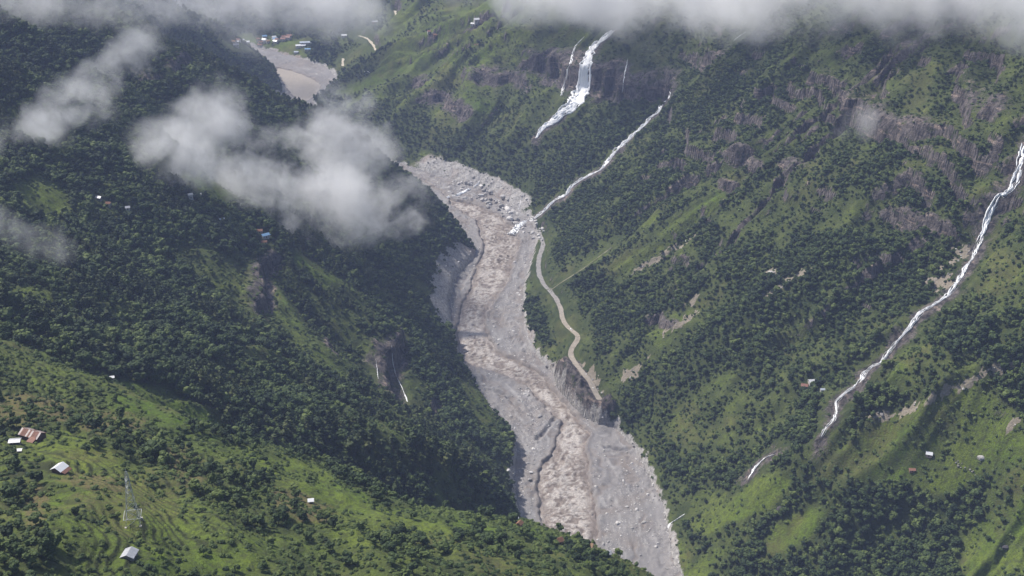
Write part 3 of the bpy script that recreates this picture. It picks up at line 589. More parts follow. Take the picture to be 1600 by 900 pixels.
def limb(p, q, r0, r1, n=6):
    p = np.array(p, float); q = np.array(q, float); d = q - p; d /= np.linalg.norm(d); a = np.cross(d, [.3, .9, .1]); a /= np.linalg.norm(a); c = np.cross(d, a)
    th = np.arange(n)*2*math.pi/n; ring = np.cos(th)[:, None]*a + np.sin(th)[:, None]*c
    v = np.concatenate([p + ring*r0, q + ring*r1]); f = []
    for i in range(n): j = (i + 1) % n; f += [[i, j, n + j], [i, n + j, n + i]]
    return v, np.array(f)
def cat_vf(l):
    V_, F_, o = [], [], 0
    for v, f in l: V_.append(v); F_.append(f + o); o += len(v)
    return np.concatenate(V_), np.concatenate(F_)
def leaf_material(name, dark, mid, light):
    b = NB(name); t = b.math('ADD', b.attr('tint', 'INSTANCER'), b.attr('tone', 'OBJECT')); n = b.noise(b.pos(), .45, 4, .65); ri = b.n('ShaderNodeObjectInfo').outputs['Random']
    k = b.math('ADD', t, b.rng(n, .3, .7, -.22, .22)); c = b.mix(b.rng(k, 0, .5), dark, mid); c = b.mix(b.rng(k, .5, 1), c, light)
    m = b.done(c, .75); b.p.inputs['Specular IOR Level'].default_value = .25; return m
M_LEAF = leaf_material('broad_leaves', (.016,.031,.011), (.045,.072,.021), (.105,.140,.036))
M_NEEDLE = leaf_material('pine_needles', (.018,.032,.012), (.042,.062,.020), (.080,.095,.032))
M_BARK = plain('bark', (.10,.075,.055), .9)
def broad_parts(seed):
    r = np.random.default_rng(seed); n = r.integers(6, 10); h = r.uniform(7.5, 9.5); wd = r.uniform(2.6, 3.4); lob = [(0, 0, h*.62, wd*.8, wd*.8, h*.24)]
    for k in range(n):
        a = k*2.4 + r.uniform(-.4, .4); rr = wd*r.uniform(.35, .85); z = h*r.uniform(.42, .86); s = wd*r.uniform(.36, .58)*(1.15 - .5*abs(z/h - .6)); lob.append((rr*math.cos(a), rr*math.sin(a), z, s, s, s*.85))
    tr = cat_vf([limb((0,0,-1.5), (.1,.1,h*.5), .28, .17)] + [limb((.1,.1,h*.38), lob[1 + j][:3], .13, .05, 5) for j in range(3)]); return lob, tr
def pine_parts(seed):
    r = np.random.default_rng(seed); h = r.uniform(13, 16); lob = []
    for k in range(9):
        z = h*(.45 + .55*k/8.5); w_ = 2.9*(1 - .75*((k/8.0 - .35)/.75)**2)*r.uniform(.75, 1.1); a = k*2.4; o = w_*.45
        lob.append((o*math.cos(a), o*math.sin(a), z, w_*.75, w_*.75, .95))
        if k % 2: lob.append((-o*1.3*math.cos(a + 1), -o*1.3*math.sin(a + 1), z - .5, w_*.5, w_*.5, .7))
    tr = cat_vf([limb((0,0,-2), (0,0,h*.95), .30, .08)] + [limb((0,0,l[2] - .8), l[:3], .09, .04, 4) for l in lob[::3]]); return lob, tr
def bush_parts(seed):
    r = np.random.default_rng(seed); lob = []
    for k in range(5):
        a = r.uniform(0, 6.28); rr = r.uniform(0, 1.1); s = r.uniform(.6, 1.05); lob.append((rr*math.cos(a), rr*math.sin(a), s*.55, s, s, s*.8))
    return lob
SRC = bpy.data.collections.new('tree_sources')         # holds the forest's plants; not linked into the scene by itself
BROAD = [broad_parts(40 + k) for k in range(6)]; PINE = [pine_parts(60 + k) for k in range(3)]; BUSH = [bush_parts(80 + k) for k in range(3)]
src_meshes = [lobes_mesh('source_%02d' % k, BROAD[k][0], 170, [M_LEAF, M_BARK], 40 + k, BROAD[k][1], .55) for k in range(6)] + \
             [lobes_mesh('source_%02d' % (6 + k), PINE[k][0], 150, [M_NEEDLE, M_BARK], 60 + k, PINE[k][1], .5, .25) for k in range(3)] + \
             [lobes_mesh('source_%02d' % (9 + k), BUSH[k], 60, [M_LEAF], 80 + k, None, .3) for k in range(3)]
def rock_mesh(name, seed, mat):
    r = np.random.default_rng(seed); v, f = ICO2; q = v*np.array([1, r.uniform(.65, .9), r.uniform(.55, .75)]); 
    for _ in range(7):
        d = r.normal(0, 1, 3); d /= np.linalg.norm(d); k = r.uniform(.45, .75); s = q @ d; q = q - np.where(s > k, s - k, 0)[:, None]*d*.85
    q = q*(1 + r.normal(0, .035, (len(q), 1))); me = mesh_np(name, q, f, False); me.materials.append(mat); return me
b = NB('boulder_stone'); P = b.pos(); q = b.noise(P, .35, 5, .65); t = b.math('ADD', b.attr('tint', 'INSTANCER'), b.attr('tone', 'OBJECT'))
c = b.mix(b.rng(q, .3, .7), (.17,.16,.155), (.38,.365,.35)); c = b.mix(t, c, (.62,.60,.58)); M_STONE = b.done(c, .85, b.bump(b.noise(P, .9, 5), .5, .5))
M_DARKSTONE = plain('dark_stone', (.085,.08,.085), .85, .4, .5)
rock_src = [rock_mesh('source_%02d' % (12 + k), 700 + k, M_STONE) for k in range(4)]
for k, me in enumerate(src_meshes + rock_src):
    SRC.objects.link(bpy.data.objects.new('source_%02d' % k, me))
def scatter(name, pts, rz, scl, idx, tint, kind='stuff', tilt=None):
    me = bpy.data.meshes.new(name); n = len(pts); me.vertices.add(n); me.vertices.foreach_set('co', np.asarray(pts, np.float32).ravel())
    rot = np.zeros((n, 3), np.float32); rot[:, 2] = rz
    if tilt is not None: rot[:, 0] = tilt[:, 0]; rot[:, 1] = tilt[:, 1]
    for nm, ty, d in (('rot', 'FLOAT_VECTOR', rot), ('scl', 'FLOAT_VECTOR', scl)):
        a = me.attributes.new(nm, ty, 'POINT'); a.data.foreach_set('vector', np.asarray(d, np.float32).ravel())
    a = me.attributes.new('idx', 'INT', 'POINT'); a.data.foreach_set('value', np.asarray(idx, np.int32))
    a = me.attributes.new('tint', 'FLOAT', 'POINT'); a.data.foreach_set('value', np.asarray(tint, np.float32))
    o = link(name, me); ng = bpy.data.node_groups.new(name, 'GeometryNodeTree')
    ng.interface.new_socket('Geometry', in_out='INPUT', socket_type='NodeSocketGeometry'); ng.interface.new_socket('Geometry', in_out='OUTPUT', socket_type='NodeSocketGeometry')
    N = ng.nodes; gi = N.new('NodeGroupInput'); go = N.new('NodeGroupOutput'); ip = N.new('GeometryNodeInstanceOnPoints'); ci = N.new('GeometryNodeCollectionInfo')
    ci.inputs['Collection'].default_value = SRC; ci.inputs['Separate Children'].default_value = True; ci.inputs['Reset Children'].default_value = True
    def na(nm, ty):
        x = N.new('GeometryNodeInputNamedAttribute'); x.data_type = ty; x.inputs['Name'].default_value = nm; return x.outputs['Attribute']
    ng.links.new(gi.outputs[0], ip.inputs['Points']); ng.links.new(ci.outputs[0], ip.inputs['Instance']); ip.inputs['Pick Instance'].default_value = True
    ng.links.new(na('idx', 'INT'), ip.inputs['Instance Index']); ng.links.new(na('rot', 'FLOAT_VECTOR'), ip.inputs['Rotation']); ng.links.new(na('scl', 'FLOAT_VECTOR'), ip.inputs['Scale'])
    ng.links.new(ip.outputs[0], go.inputs[0]); md = o.modifiers.new('scatter', 'NODES'); md.node_group = ng; tag(o, kind=kind); return o

# ------------------------------------------------------------------ houses stand first, so that trees keep clear of them
SITES = []          # x, y, clearance radius
def site(u, v, rad=6.0):
    p = ground(u, v); SITES.append((p[0], p[1], rad)); return p
HOUSES = [ # u, v, length, width, wall height, roof height, ridge yaw, wall, roof, name, label, category
 (52,685,12.5,6.5,3.0,1.9,-24,'wood','rust','farmhouse','long farmhouse with striped rusty and whitish sheet roof','house'),
 (24,693,5.2,3.6,2.0,.5,8,'stone','tin','shed','low shed with pale tin roof below the striped rusty farmhouse','shed'),
 (31,707,1.9,1.6,1.5,.3,5,'stone','white','hut','tiny white-roofed hut, lowest of the buildings by the rusty farmhouse','hut'),
 (94,737,5.4,5.6,2.4,1.5,68,'wood','white','hut','hut with bright white gable roof and brown lean-to amid terraces','hut'),
 (203,871,5.6,5.2,1.9,1.2,84,'stone','tin','hut','grey tin-roofed hut alone on the terraces below the steel tower','hut'),
 (803,812,4.6,3.4,2.0,1.2,20,'mud','white','hut','white-roofed hut at the left rim above the muddy river','hut'),
 (812,821,3.2,2.8,1.8,1.0,60,'mud','brown','hut','small brown-roofed hut at the left rim of the gorge','hut'),
 (873,848,4.5,3.6,2.0,1.4,30,'mud','brown','cottage','brown thatched cottage half hidden among trees above the gravel','cottage'),
 (920,855,5,4,2.2,1.6,-20,'mud','orange','cottage','orange-brown roofed cottage among trees above the grey gravel','cottage'),
 (950,868,3.4,3,2.0,.9,10,'stone','tin','hut','pale tin-roofed hut near the lower end of the tree line','hut'),
 (486,786,2.6,2.4,1.8,.5,10,'stone','white','hut','tiny white hut alone on the grassy near slope','hut'),
 (175,593,3,2.6,1.8,.5,20,'stone','white','hut','tiny white hut at the upper edge of the bright fields','hut'),
 (415,371,9,6,3.2,1.6,35,'white','blue','cottage','cottage with sky-blue roof under the big cloud wisp','cottage'),
 (406,363,6,5,2.6,1.4,10,'mud','brown','cottage','brown cottage just above the sky-blue roof','cottage'),
 (413,381,6,5,2.6,1.2,10,'white','brown','cottage','brown-roofed white cottage just below the sky-blue roof','cottage'),
 (298,311,4.9,3.8,4.5,1.2,30,'white','tin','house','tall white house at the left edge of the big cloud wisp','house'),
 (312,307,3.5,3.0,2.6,1,10,'white','white','hut','small white hut right of the tall white house','hut'),
 (279,322,4.2,3.0,2.4,1,10,'stone','white','hut','low white-roofed hut down left of the tall white house','hut'),
 (345,344,8,6,2.8,1.2,20,'white','paleblue','cottage','pale blue roofed cottage in the edge of the cloud','cottage'),
 (155,312,5.6,3.8,2.6,1.2,-20,'stone','tin','cottage','grey-roofed cottage, upper left of the hamlet in the left forest','cottage'),
 (170,321,4.9,3.8,2.6,1.2,-10,'white','brown','cottage','brown-roofed white cottage in the hamlet in the left forest','cottage'),
 (200,328,4.2,3.8,2.6,1.2,15,'white','tin','cottage','white cottage, rightmost of the hamlet in the left forest','cottage'),
 (1257,603,6.5,5,2.6,1.5,-15,'white','red','cottage','cottage with orange-red roof beside the stepped cascade','cottage'),
 (1268,597,6,5,3,1.2,15,'white','white','cottage','white cottage above right of the orange-red roof','cottage'),
 (1285,611,4,3,2,.8,0,'white','paleblue','hut','small pale blue hut nearest the stepped cascade','hut'),
 (1452,709,5,4.2,2.5,1.4,-20,'pink','white','cottage','pinkish cottage with white roof on the bright right spur','cottage'),
 (1425,734,5,3.4,1.6,.8,0,'mud','red','hut','low red-brown hut below the pinkish cottage','hut'),
 (746,32,14,8,7,2.4,20,'white','white','house','large white hilltop house above the green terraces','house'),
 (739,37,8,6,4,1.8,-20,'white','tin','house','grey-roofed house left of the large white hilltop house','house'),
 (681,52,10,6,4,1.8,10,'mud','brown','house','brown-roofed house in the upper green terraces','house'),
 (671,50,8,6,4,1.8,20,'white','red','house','red-roofed house beside the brown one in the green terraces','house'),
 (745,69,9,6,3.5,1.6,0,'white','brown','house','brown-roofed house in the fields below the hilltop house','house'),
 (574,115,10,7,4,1.8,0,'white','white','house','lone white house on the slope above the far bend','house'),
 (586,36,12,7,4,1.8,0,'mud','tin','house','house on the wooded slope left of the upper dirt road','house'),
 (538,58,12,8,5,2,0,'white','white','house','lone pale house on the fields right of the valley village','house'),
 (478,69,26,9,5,2,6,'white','paleblue','hall','long pale-blue roofed hall at the river end of the village','hall'),
 (470,73,22,9,4,2,8,'white','white','hall','long white-roofed hall on the bare ground by the far river','hall'),
 (481,79,12,7,4,1.6,0,'white','blue','house','blue-roofed house below the long halls by the far river','house'),
 (463,83,9,6,3,1.6,0,'white','paleblue','house','pale blue house nearest the far river bank','house'),
]
rv_ = np.random.default_rng(5); VILL = []
for k in range(26):
    u = rv_.uniform(364, 462); v_ = 66 - (u - 400)*0.05 + rv_.normal(0, 3.0)
    if all(abs(u - a) > 3.0 or abs(v_ - c_) > 1.8 for a, c_ in VILL): VILL.append((u, v_))
roofs = ['red','tin','white','brown','tin','white','brown','red','blue','orange']
nm = {'red':'red','tin':'grey','white':'white','brown':'brown','blue':'blue','orange':'orange'}
for k, (u, v_) in enumerate(VILL):
    rc_ = roofs[k % len(roofs)]
    same = sorted(a for q, (a, _c) in enumerate(VILL) if roofs[q % len(roofs)] == rc_); od = ['leftmost','second from the left','third from the left','fourth from the left','fifth from the left','sixth from the left','seventh from the left','eighth from the left'][same.index(u)]
    HOUSES.append((u, v_, rv_.uniform(8, 12), rv_.uniform(6, 8), rv_.uniform(3.5, 5.5), 2.2, rv_.uniform(-40, 40), 'white', rc_, 'village_house', '%s-roofed village house by the far river, %s of that colour' % (nm[rc_], od), 'house'))
WALLC = dict(wood=plain('weathered_wood', (.12,.075,.055), .9), stone=plain('field_stone', (.24,.22,.20), .9, .3), mud=plain('mud_plaster', (.33,.21,.14), .9), white=plain('whitewash', (.48,.465,.44), .8, .12), pink=plain('pink_plaster', (.58,.40,.34), .8))
ROOFC = dict(rust=plain('rusty_sheet', (.15,.075,.055), .6, .35, .8, .2), tin=plain('tin_sheet', (.40,.41,.43), .5, .2, .6, .3), white=plain('new_tin_sheet', (.68,.69,.71), .5, .06, .6, .1), brown=plain('brown_roofing', (.22,.12,.08), .8), orange=plain('thatch', (.36,.24,.15), .9, .3),
             blue=plain('blue_sheet', (.18,.32,.50), .5, .12), paleblue=plain('pale_blue_sheet', (.42,.47,.54), .5, .12), red=plain('red_sheet', (.27,.14,.11), .6, .2), palerust=plain('faded_sheet', (.50,.44,.41), .6, .25, .8))
M_DOOR = plain('dark_door', (.06,.04,.03), .8); M_PANE = plain('window_dark', (.03,.035,.04), .3)
def box(x0, x1, y0, y1, z0, z1):
    v = np.array([[x, y, z] for z in (z0, z1) for y in (y0, y1) for x in (x0, x1)], float)
    f = np.array([[0,2,3,1],[4,5,7,6],[0,1,5,4],[2,6,7,3],[0,4,6,2],[1,3,7,5]]); return v, f
def slab(c4, th):
    c4 = np.array(c4, float); n = np.cross(c4[1] - c4[0], c4[3] - c4[0]); n /= np.linalg.norm(n); v = np.concatenate([c4, c4 + n*th]); return v, np.array([[3,2,1,0],[4,5,6,7],[0,1,5,4],[1,2,6,5],[2,3,7,6],[3,0,4,7]])
def build_house(u, v, L, W, wh, rh, yaw, wall, roof, name, label, cat, group=None):
    p = site(u, v, max(L, W)*.5 + 4); zb = min(terrain_h(np.array([p[0] - W*.4, p[0] + W*.4]), np.array([p[1] - W*.4, p[1] + W*.4])).min() + 1.2, p[2] + .3)
    root = empty(name, (p[0], p[1], zb), R(yaw)); tag(root, label, cat, group); far = p[1] > 2000
    v_, f_ = box(-L/2, L/2, -W/2, W/2, -4, wh); gab = np.array([[s*L/2, y, z] for s in (-1, 1) for (y, z) in ((-W/2, wh), (W/2, wh), (0, wh + rh - .05))])
    vv = np.concatenate([v_, gab]); ff = [list(q) for q in f_] + [[8, 10, 9], [11, 12, 13]]
    me = bpy.data.meshes.new('wall'); me.from_pydata(vv.tolist(), [], ff); link('wall', me, WALLC[wall], root)
    e = .55; oh = .5; ez = wh - rh*e/(W/2)
    sides = [[(-L/2 - oh, -W/2 - e, ez), (L/2 + oh, -W/2 - e, ez), (L/2 + oh, 0, wh + rh), (-L/2 - oh, 0, wh + rh)], [(L/2 + oh, W/2 + e, ez), (-L/2 - oh, W/2 + e, ez), (-L/2 - oh, 0, wh + rh), (L/2 + oh, 0, wh + rh)]]
    if roof == 'rust':
        for si, c4 in enumerate(sides):
            c4 = np.array(c4); n = 11
            for k in range(n):
                a, d = k/n, (k + 1)/n - .006; q = [c4[0] + (c4[1] - c4[0])*a, c4[0] + (c4[1] - c4[0])*d, c4[3] + (c4[2] - c4[3])*d, c4[3] + (c4[2] - c4[3])*a]
                sv, sf = slab(q, .06 + .05*(k % 2)); m = mesh_np('roof_sheet', sv, sf, False); link('roof_sheet', m, ROOFC['palerust' if (k*7 + si*3) % 6 in (0, 4) else 'rust'], root)
    else:
        sv, sf = cat_vf([slab(c4, .12) for c4 in sides]); link('roof', mesh_np('roof', sv, sf, False), ROOFC[roof], root)
    if not far:
        dv, df = box(-.5, .5, -W/2 - .06, -W/2 + .02, 0, min(1.9, wh - .2)); link('door', mesh_np('door', dv, df, False), M_DOOR, root)
        if L > 5:
            for sx in (-.3, .3):
                dv, df = box(sx*L - .4, sx*L + .4, -W/2 - .05, -W/2 + .02, wh*.4, wh*.75); link('window', mesh_np('window', dv, df, False), M_PANE, root)
    else:
        for sx in (-.3, .3):
            dv, df = box(sx*L - .8, sx*L + .8, -W/2 - .1, -W/2 + .02, wh*.35, wh*.75); link('window', mesh_np('window', dv, df, False), M_PANE, root)
    return root
for h_ in HOUSES:
    r_ = build_house(*h_, group='houses of the far valley village' if h_[9] == 'village_house' else None)
    if h_[9] == 'farmhouse':
        sv, sf = cat_vf([box(2.0, 5.6, -6.2, -3.3, -3, 2.0)]); link('annex', mesh_np('annex', sv, sf, False), WALLC['wood'], r_)
        sv, sf = slab([(1.7,-6.6,1.9),(5.9,-6.6,1.9),(5.9,-3.2,3.0),(1.7,-3.2,3.0)], .1); link('annex_roof', mesh_np('annex_roof', sv, sf, False), ROOFC['rust'], r_)
    if h_[7] == 'wood' and h_[9] == 'hut':
        sv, sf = slab([(-2.9,-5.6,1.5),(2.6,-5.6,1.5),(2.6,-2.85,2.2),(-2.9,-2.85,2.2)], .12); link('lean_to', mesh_np('lean_to', sv, sf, False), ROOFC['rust'], r_)

# ------------------------------------------------------------------ lattice pylon
M_STEEL = plain('galvanised_steel', (.42,.44,.43), .5, .15, 1.0, .4); M_CONC = plain('concrete', (.45,.42,.38), .9)
def bar(p, q, r): return limb(p, q, r, r, 4)
def make_pylon():
    p = site(209, 817, 5); root = empty('lattice_tower', tuple(p), R(12)); tag(root, 'tall grey steel lattice tower standing on the green terraces', 'pylon')
    Ht = 29.0; prof = [(0, 3.3), (4.5, 2.75), (9, 2.2), (13.5, 1.7), (18, 1.2), (21.5, .95), (25, .8), (28, .35)]
    hw = lambda z: float(np.interp(z, [a for a, _ in prof], [c for _, c in prof]))
    cs = [(-1,-1),(1,-1),(1,1),(-1,1)]; cor = lambda z, k: np.array([cs[k % 4][0]*hw(z), cs[k % 4][1]*hw(z), z])
    for k in range(4):
        v, f = cat_vf([bar(cor(a, k) if a > 0 else cor(a, k) - [0, 0, 2.5], cor(c_, k), .115) for (a, _), (c_, _) in zip(prof[:-1], prof[1:])]); link('leg', mesh_np('leg', v, f, False), M_STEEL, root)
        fv, ff = box(-.5, .5, -.5, .5, -3, .25); link('footing', mesh_np('footing', fv + cor(0, k)*[1, 1, 0], ff, False), M_CONC, root)
    for (a, _), (c_, _) in zip(prof[:-1], prof[1:]):
        bs = []
        for k in range(4): bs += [bar(cor(a, k), cor(c_, k+1), .075), bar(cor(a, k+1), cor(c_, k), .075), bar(cor(c_, k), cor(c_, k+1), .085)]
        v, f = cat_vf(bs); link('brace_panel', mesh_np('brace_panel', v, f, False), M_STEEL, root)
    for z in (18.5, 21.5, 25):
        bs = []
        for s in (-1, 1):
            tip = np.array([0, s*4.0, z + .1]); bs += [bar((hw(z), s*hw(z), z), tip, .09), bar((-hw(z), s*hw(z), z), tip, .09), bar((0, s*hw(z + 1.6), z + 1.6), tip, .08)]
        v, f = cat_vf(bs); link('crossarm', mesh_np('crossarm', v, f, False), M_STEEL, root)
    v, f = bar((0,0,27.6), (0,0,30.5), .09); link('peak', mesh_np('peak', v, f, False), M_STEEL, root)
    v, f = cat_vf([box(-3.9, 3.9, -3.9, -3.7, 4.4, 4.65), box(-3.9, 3.9, 3.7, 3.9, 4.4, 4.65), box(-3.9, -3.7, -3.7, 3.7, 4.4, 4.65), box(3.7, 3.9, -3.7, 3.7, 4.4, 4.65)]); link('climbing_guard', mesh_np('climbing_guard', v, f, False), M_STEEL, root)
make_pylon()

# ------------------------------------------------------------------ vehicle on the road
def make_car():
    k = int(np.argmin(np.hypot(*(np.array([proj(*q[:3])[:2] for q in RP]) - [893, 516]).T))); p = RP[k]; d = RP[k+1] - RP[k-1]; root = empty('jeep', (p[0], p[1], p[2] + .45), math.atan2(d[1], d[0])); tag(root, 'small white jeep driving on the grey road by the river', 'car')
    M_W = plain('white_paint', (.78,.78,.77), .35, .04)
    bm = bmesh.new()
    for x0, x1, y, z0, z1 in ((-2.2, 2.2, .9, .45, 1.15),): bmesh.ops.create_cube(bm, size=1, matrix=Matrix.Translation(((x0+x1)/2, 0, (z0+z1)/2)) @ Matrix.Diagonal((x1-x0, 2*y, z1-z0, 1)))
    bmesh.ops.bevel(bm, geom=bm.edges[:], offset=.14, segments=2, affect='EDGES'); me = bpy.data.meshes.new('body'); bm.to_mesh(me); bm.free(); link('body', me, M_W, root)
    v = np.array([[-2.0,-.8,1.15],[1.0,-.8,1.15],[1.0,.8,1.15],[-2.0,.8,1.15],[-1.8,-.68,1.85],[.45,-.68,1.85],[.45,.68,1.85],[-1.8,.68,1.85]]); f = np.array([[3,2,1,0],[4,5,6,7],[0,1,5,4],[1,2,6,5],[2,3,7,6],[3,0,4,7]]); link('cabin', mesh_np('cabin', v, f, False), M_W, root)
    gv, gf = cat_vf([slab([(1.02,-.7,1.2),(1.02,.7,1.2),(.5,.6,1.8),(.5,-.6,1.8)], .03)]); link('windscreen', mesh_np('windscreen', gv, gf, False), M_PANE, root)
    for x in (-1.35, 1.4):
        for y in (-.85, .85): wv_, wf_ = limb((x, y - .12, .38), (x, y + .12, .38), .38, .38, 12); link('wheel', mesh_np('wheel', wv_, wf_, False), plain('tyre', (.03,.03,.03), .9), root)
make_car()

# ------------------------------------------------------------------ plants on the ground
def jitter_grid(y0, y1, step, seed):
    r = np.random.default_rng(seed); ys = np.arange(y0, y1, step); out = []
    for y in ys:
        hw = .545*wid(y); x = np.arange(-hw, hw, step); out.append(np.stack([x, np.full(x.shape, y)], 1))
    p = np.concatenate(out); return p + r.uniform(-.5, .5, p.shape)*step, r
NOGO, _ = None, None
def plant(y0, y1, step, seed, shrub):
    p, r = jitter_grid(y0, y1, step, seed); z = terrain_h(p[:, 0], p[:, 1]); u, v_, d = proj(p[:, 0], p[:, 1], z)
    t = field_at(TREE, p[:, 0], p[:, 1]); g = field_at(GRASS, p[:, 0], p[:, 1]); rk_ = field_at(ROCK, p[:, 0], p[:, 1]); rd = field_at(RIVD, p[:, 0], p[:, 1]); cl = field_at(CLEAR, p[:, 0], p[:, 1]); bk_ = field_at(BANK, p[:, 0], p[:, 1])
    ok = (u > -340) & (u < 1940) & (v_ > -150) & (v_ < 1040) & (rd > 1.5) & (z < 640)
    if shrub: pr = np.clip(np.where(p[:, 1] < 800, .36, np.where(p[:, 1] < 1250, .34, .32)) + .3*field_at(RISER, p[:, 0], p[:, 1]) + .45*np.clip(t, 0, 1), 0, .6)*(1 - .8*sstep(.75, .95, g)*(t < .15))*(1 - bk_*.9)*(1 - .95*rk_); ok &= (cl > 7)
    else: pr = np.where(t > .45, np.clip(t*1.25 - .15, 0, 1), np.clip(t, 0, 1)**1.6*.75); ok &= (cl > 4)
    ok &= r.random(len(p)) < pr
    for sx, sy, sr in SITES: ok &= (np.hypot(p[:, 0] - sx, p[:, 1] - sy) > sr) 
    return np.column_stack([p, z, t, g, u, v_, d])[ok]
T_ = np.concatenate([plant(390, 800, 4.9, 1, 0), plant(800, 1250, 4.2, 2, 0), plant(1250, 1900, 3.9, 3, 0), plant(1900, 3400, 6.5, 4, 0)])
S_ = np.concatenate([plant(390, 800, 3.0, 5, 1), plant(800, 1300, 4.0, 6, 1), plant(1300, 2300, 4.6, 7, 1)])
r = np.random.default_rng(99); n = len(T_)
zone_small = sstep(.9, .35, T_[:, 3])                                  # scattered trees on open ground are smaller
s0 = r.uniform(.62, 1.12, n)*(1 - .38*zone_small)*np.where(T_[:, 0] > np.interp(T_[:, 1], RB[:31, 1], RB[:31, 0]), .70, .93)*np.where(T_[:, 1] < 800, r.uniform(.6, 1.45, n), r.uniform(.6, 1.4, n)*np.where((T_[:, 1] < 1150) & (T_[:, 0] > 100), 1.22, 1.0))
pine_f = fbm(T_[:, 0]/120, T_[:, 1]/120, 3, 240)
knoll = (((T_[:, 5] - 640)/120)**2 + ((T_[:, 6] - 722 + (T_[:, 5] - 640)*-.12)/24)**2 < 1) & (T_[:, 1] > 800)
pine = ((pine_f > .18) & (T_[:, 0] < 0) & (T_[:, 1] > 800) & (r.random(n) < .5) & ~knoll) | (knoll & (r.random(n) < .38))
idx = np.where(pine, r.integers(6, 9, n), r.integers(0, 6, n)); s0 = np.where(pine, s0*np.where(knoll, 1.12, .82), s0*np.where(knoll, .6, 1))
clump = fbm(T_[:, 0]/45, T_[:, 1]/45, 3, 250)
tint = np.clip(.46 + .34*clump + .25*(T_[:, 4] - .4) + .15*knoll*pine + .08*(T_[:, 0] > 150) + r.normal(0, .26, n), 0, 1)
rz = r.uniform(0, 6.28, n); sc = np.stack([s0*r.uniform(.9, 1.15, n), s0*r.uniform(.9, 1.15, n), s0*r.uniform(.85, 1.2, n)], 1)
# the trees that show largest stand one by one
inview = (T_[:, 5] > 5) & (T_[:, 5] < 1595) & (T_[:, 6] > 40) & (T_[:, 6] < 905)
size = np.where(inview, s0/T_[:, 7], 0)
hid = np.array([False]*n)
cand = np.argsort(-size)
def seen(i):
    x, y, z = T_[i, :3]; top = np.array([x, y, z + 6*s0[i]]); o = np.array([0, 0, H]); q = o + (top - o)*np.linspace(.3, .985, 60)[:, None]; return bool((terrain_h(q[:, 0], q[:, 1]) < q[:, 2]).all())
single = np.zeros(n, bool); nb, npn = 0, 0
for i in cand[:2500]:
    if idx[i] < 6 and nb < 290 and seen(i): single[i] = True; nb += 1
for i in np.where(knoll & (idx >= 6) & inview)[0]:
    if npn < 150 and seen(i): single[i] = True; npn += 1
LANDMARKS = [(209, 815, 26, 'around the foot of the steel lattice tower'), (52, 685, 26, 'around the rusty striped farmhouse'), (94, 737, 22, 'around the white-roofed hut with the lean-to'), (203, 868, 22, 'around the lone grey tin-roofed hut'), (920, 855, 45, 'round the cottages above the grey gravel'), (808, 815, 30, 'round the huts at the left rim of the gorge')]
LM = [(ground(u, v_), rr, ph) for u, v_, rr, ph in LANDMARKS]
def where_is(i):
    for p, rr, ph in LM:
        if math.hypot(T_[i, 0] - p[0], T_[i, 1] - p[1]) < rr: return ph
    u, v_ = T_[i, 5:7]
    if knoll[i]: return 'at the %s of the knoll before the gorge' % ('left end' if u < 580 else 'right end' if u > 690 else 'middle')
    if v_ < 690: return ('on the topmost bright terraces at the left edge' if v_ < 610 else 'on the terraces above the rusty farmhouse') if u < 150 else 'just right of the rusty farmhouse' if u < 220 else 'on the bright shoulder beyond the steel tower' if u < 310 else 'on the far end of the bright shoulder\'s crest'
    if u < 160: return 'below the white-roofed hut at the left edge' if v_ > 760 else 'on the terraces near the tin sheds'
    if u < 300: return 'on the fields behind the lattice tower' if v_ < 790 else 'on the fields in front of the lattice tower'
    if u < 480: return 'on the slope between the tower and the tiny white hut' if v_ < 800 else 'on the bottom fields right of the tower'
    if u < 620: return 'on the grassy slope just past the tiny white hut' if v_ < 830 else 'at the bottom edge below the tiny white hut'
    if u < 800: return 'along the near crest left of the white-roofed rim hut' if v_ < 840 else 'at the bottom edge below the near crest'
    return 'on the last tip of the near slope above the gravel'
crown_b = [lobes_mesh('crown', BROAD[k][0], 260, [M_LEAF], 140 + k, None, .5) for k in range(6)]; trunk_b = [mesh_np('trunk', *BROAD[k][1], False) for k in range(6)]
crown_p = [lobes_mesh('crown', PINE[k][0], 220, [M_NEEDLE], 160 + k, None, .45, .25) for k in range(3)]; trunk_p = [mesh_np('trunk', *PINE[k][1], False) for k in range(3)]
for m in trunk_b + trunk_p: m.materials.append(M_BARK)
SQ = np.quantile(s0[single], [.33, .67])
for i in np.where(single)[0]:
    k = idx[i]; pn_ = k >= 6; root = empty('pine_tree' if pn_ else 'broadleaf_tree', tuple(T_[i, :3]), rz[i]); root.scale = sc[i]; wh = where_is(i)
    szw = 'small' if s0[i] < SQ[0] else ('tall' if s0[i] > SQ[1] else 'middling'); cw = 'dark green' if tint[i] < .36 else ('pale green' if tint[i] > .62 else 'mid green')
    lab = '%s %s %s %s' % (szw, cw, 'pine tree' if pn_ else 'bushy-crowned tree', wh); tag(root, lab, 'tree', lab.replace('tree ', 'trees '))
    o = link('crown', (crown_p[k-6] if pn_ else crown_b[k]), None, root); o['tone'] = float(tint[i]); link('trunk', (trunk_p[k-6] if pn_ else trunk_b[k]), None, root)
print('trees', n, 'single', nb, npn)
rest = ~single
scatter('forest', T_[rest, :3], rz[rest], sc[rest], idx[rest], tint[rest])
m = len(S_); ss = r.uniform(.45, 1.2, m)*np.where(S_[:, 7] < 1000, 1.05, 1.25); tsh = np.clip(.55 + .3*fbm(S_[:, 0]/40, S_[:, 1]/40, 3, 260) + .3*(S_[:, 4] - .3) + r.normal(0, .2, m), 0, 1.15)
scatter('undergrowth', S_[:, :3], r.uniform(0, 6.28, m), np.stack([ss, ss, ss*.9], 1), r.integers(9, 12, m), tsh)
print('shrubs', m)
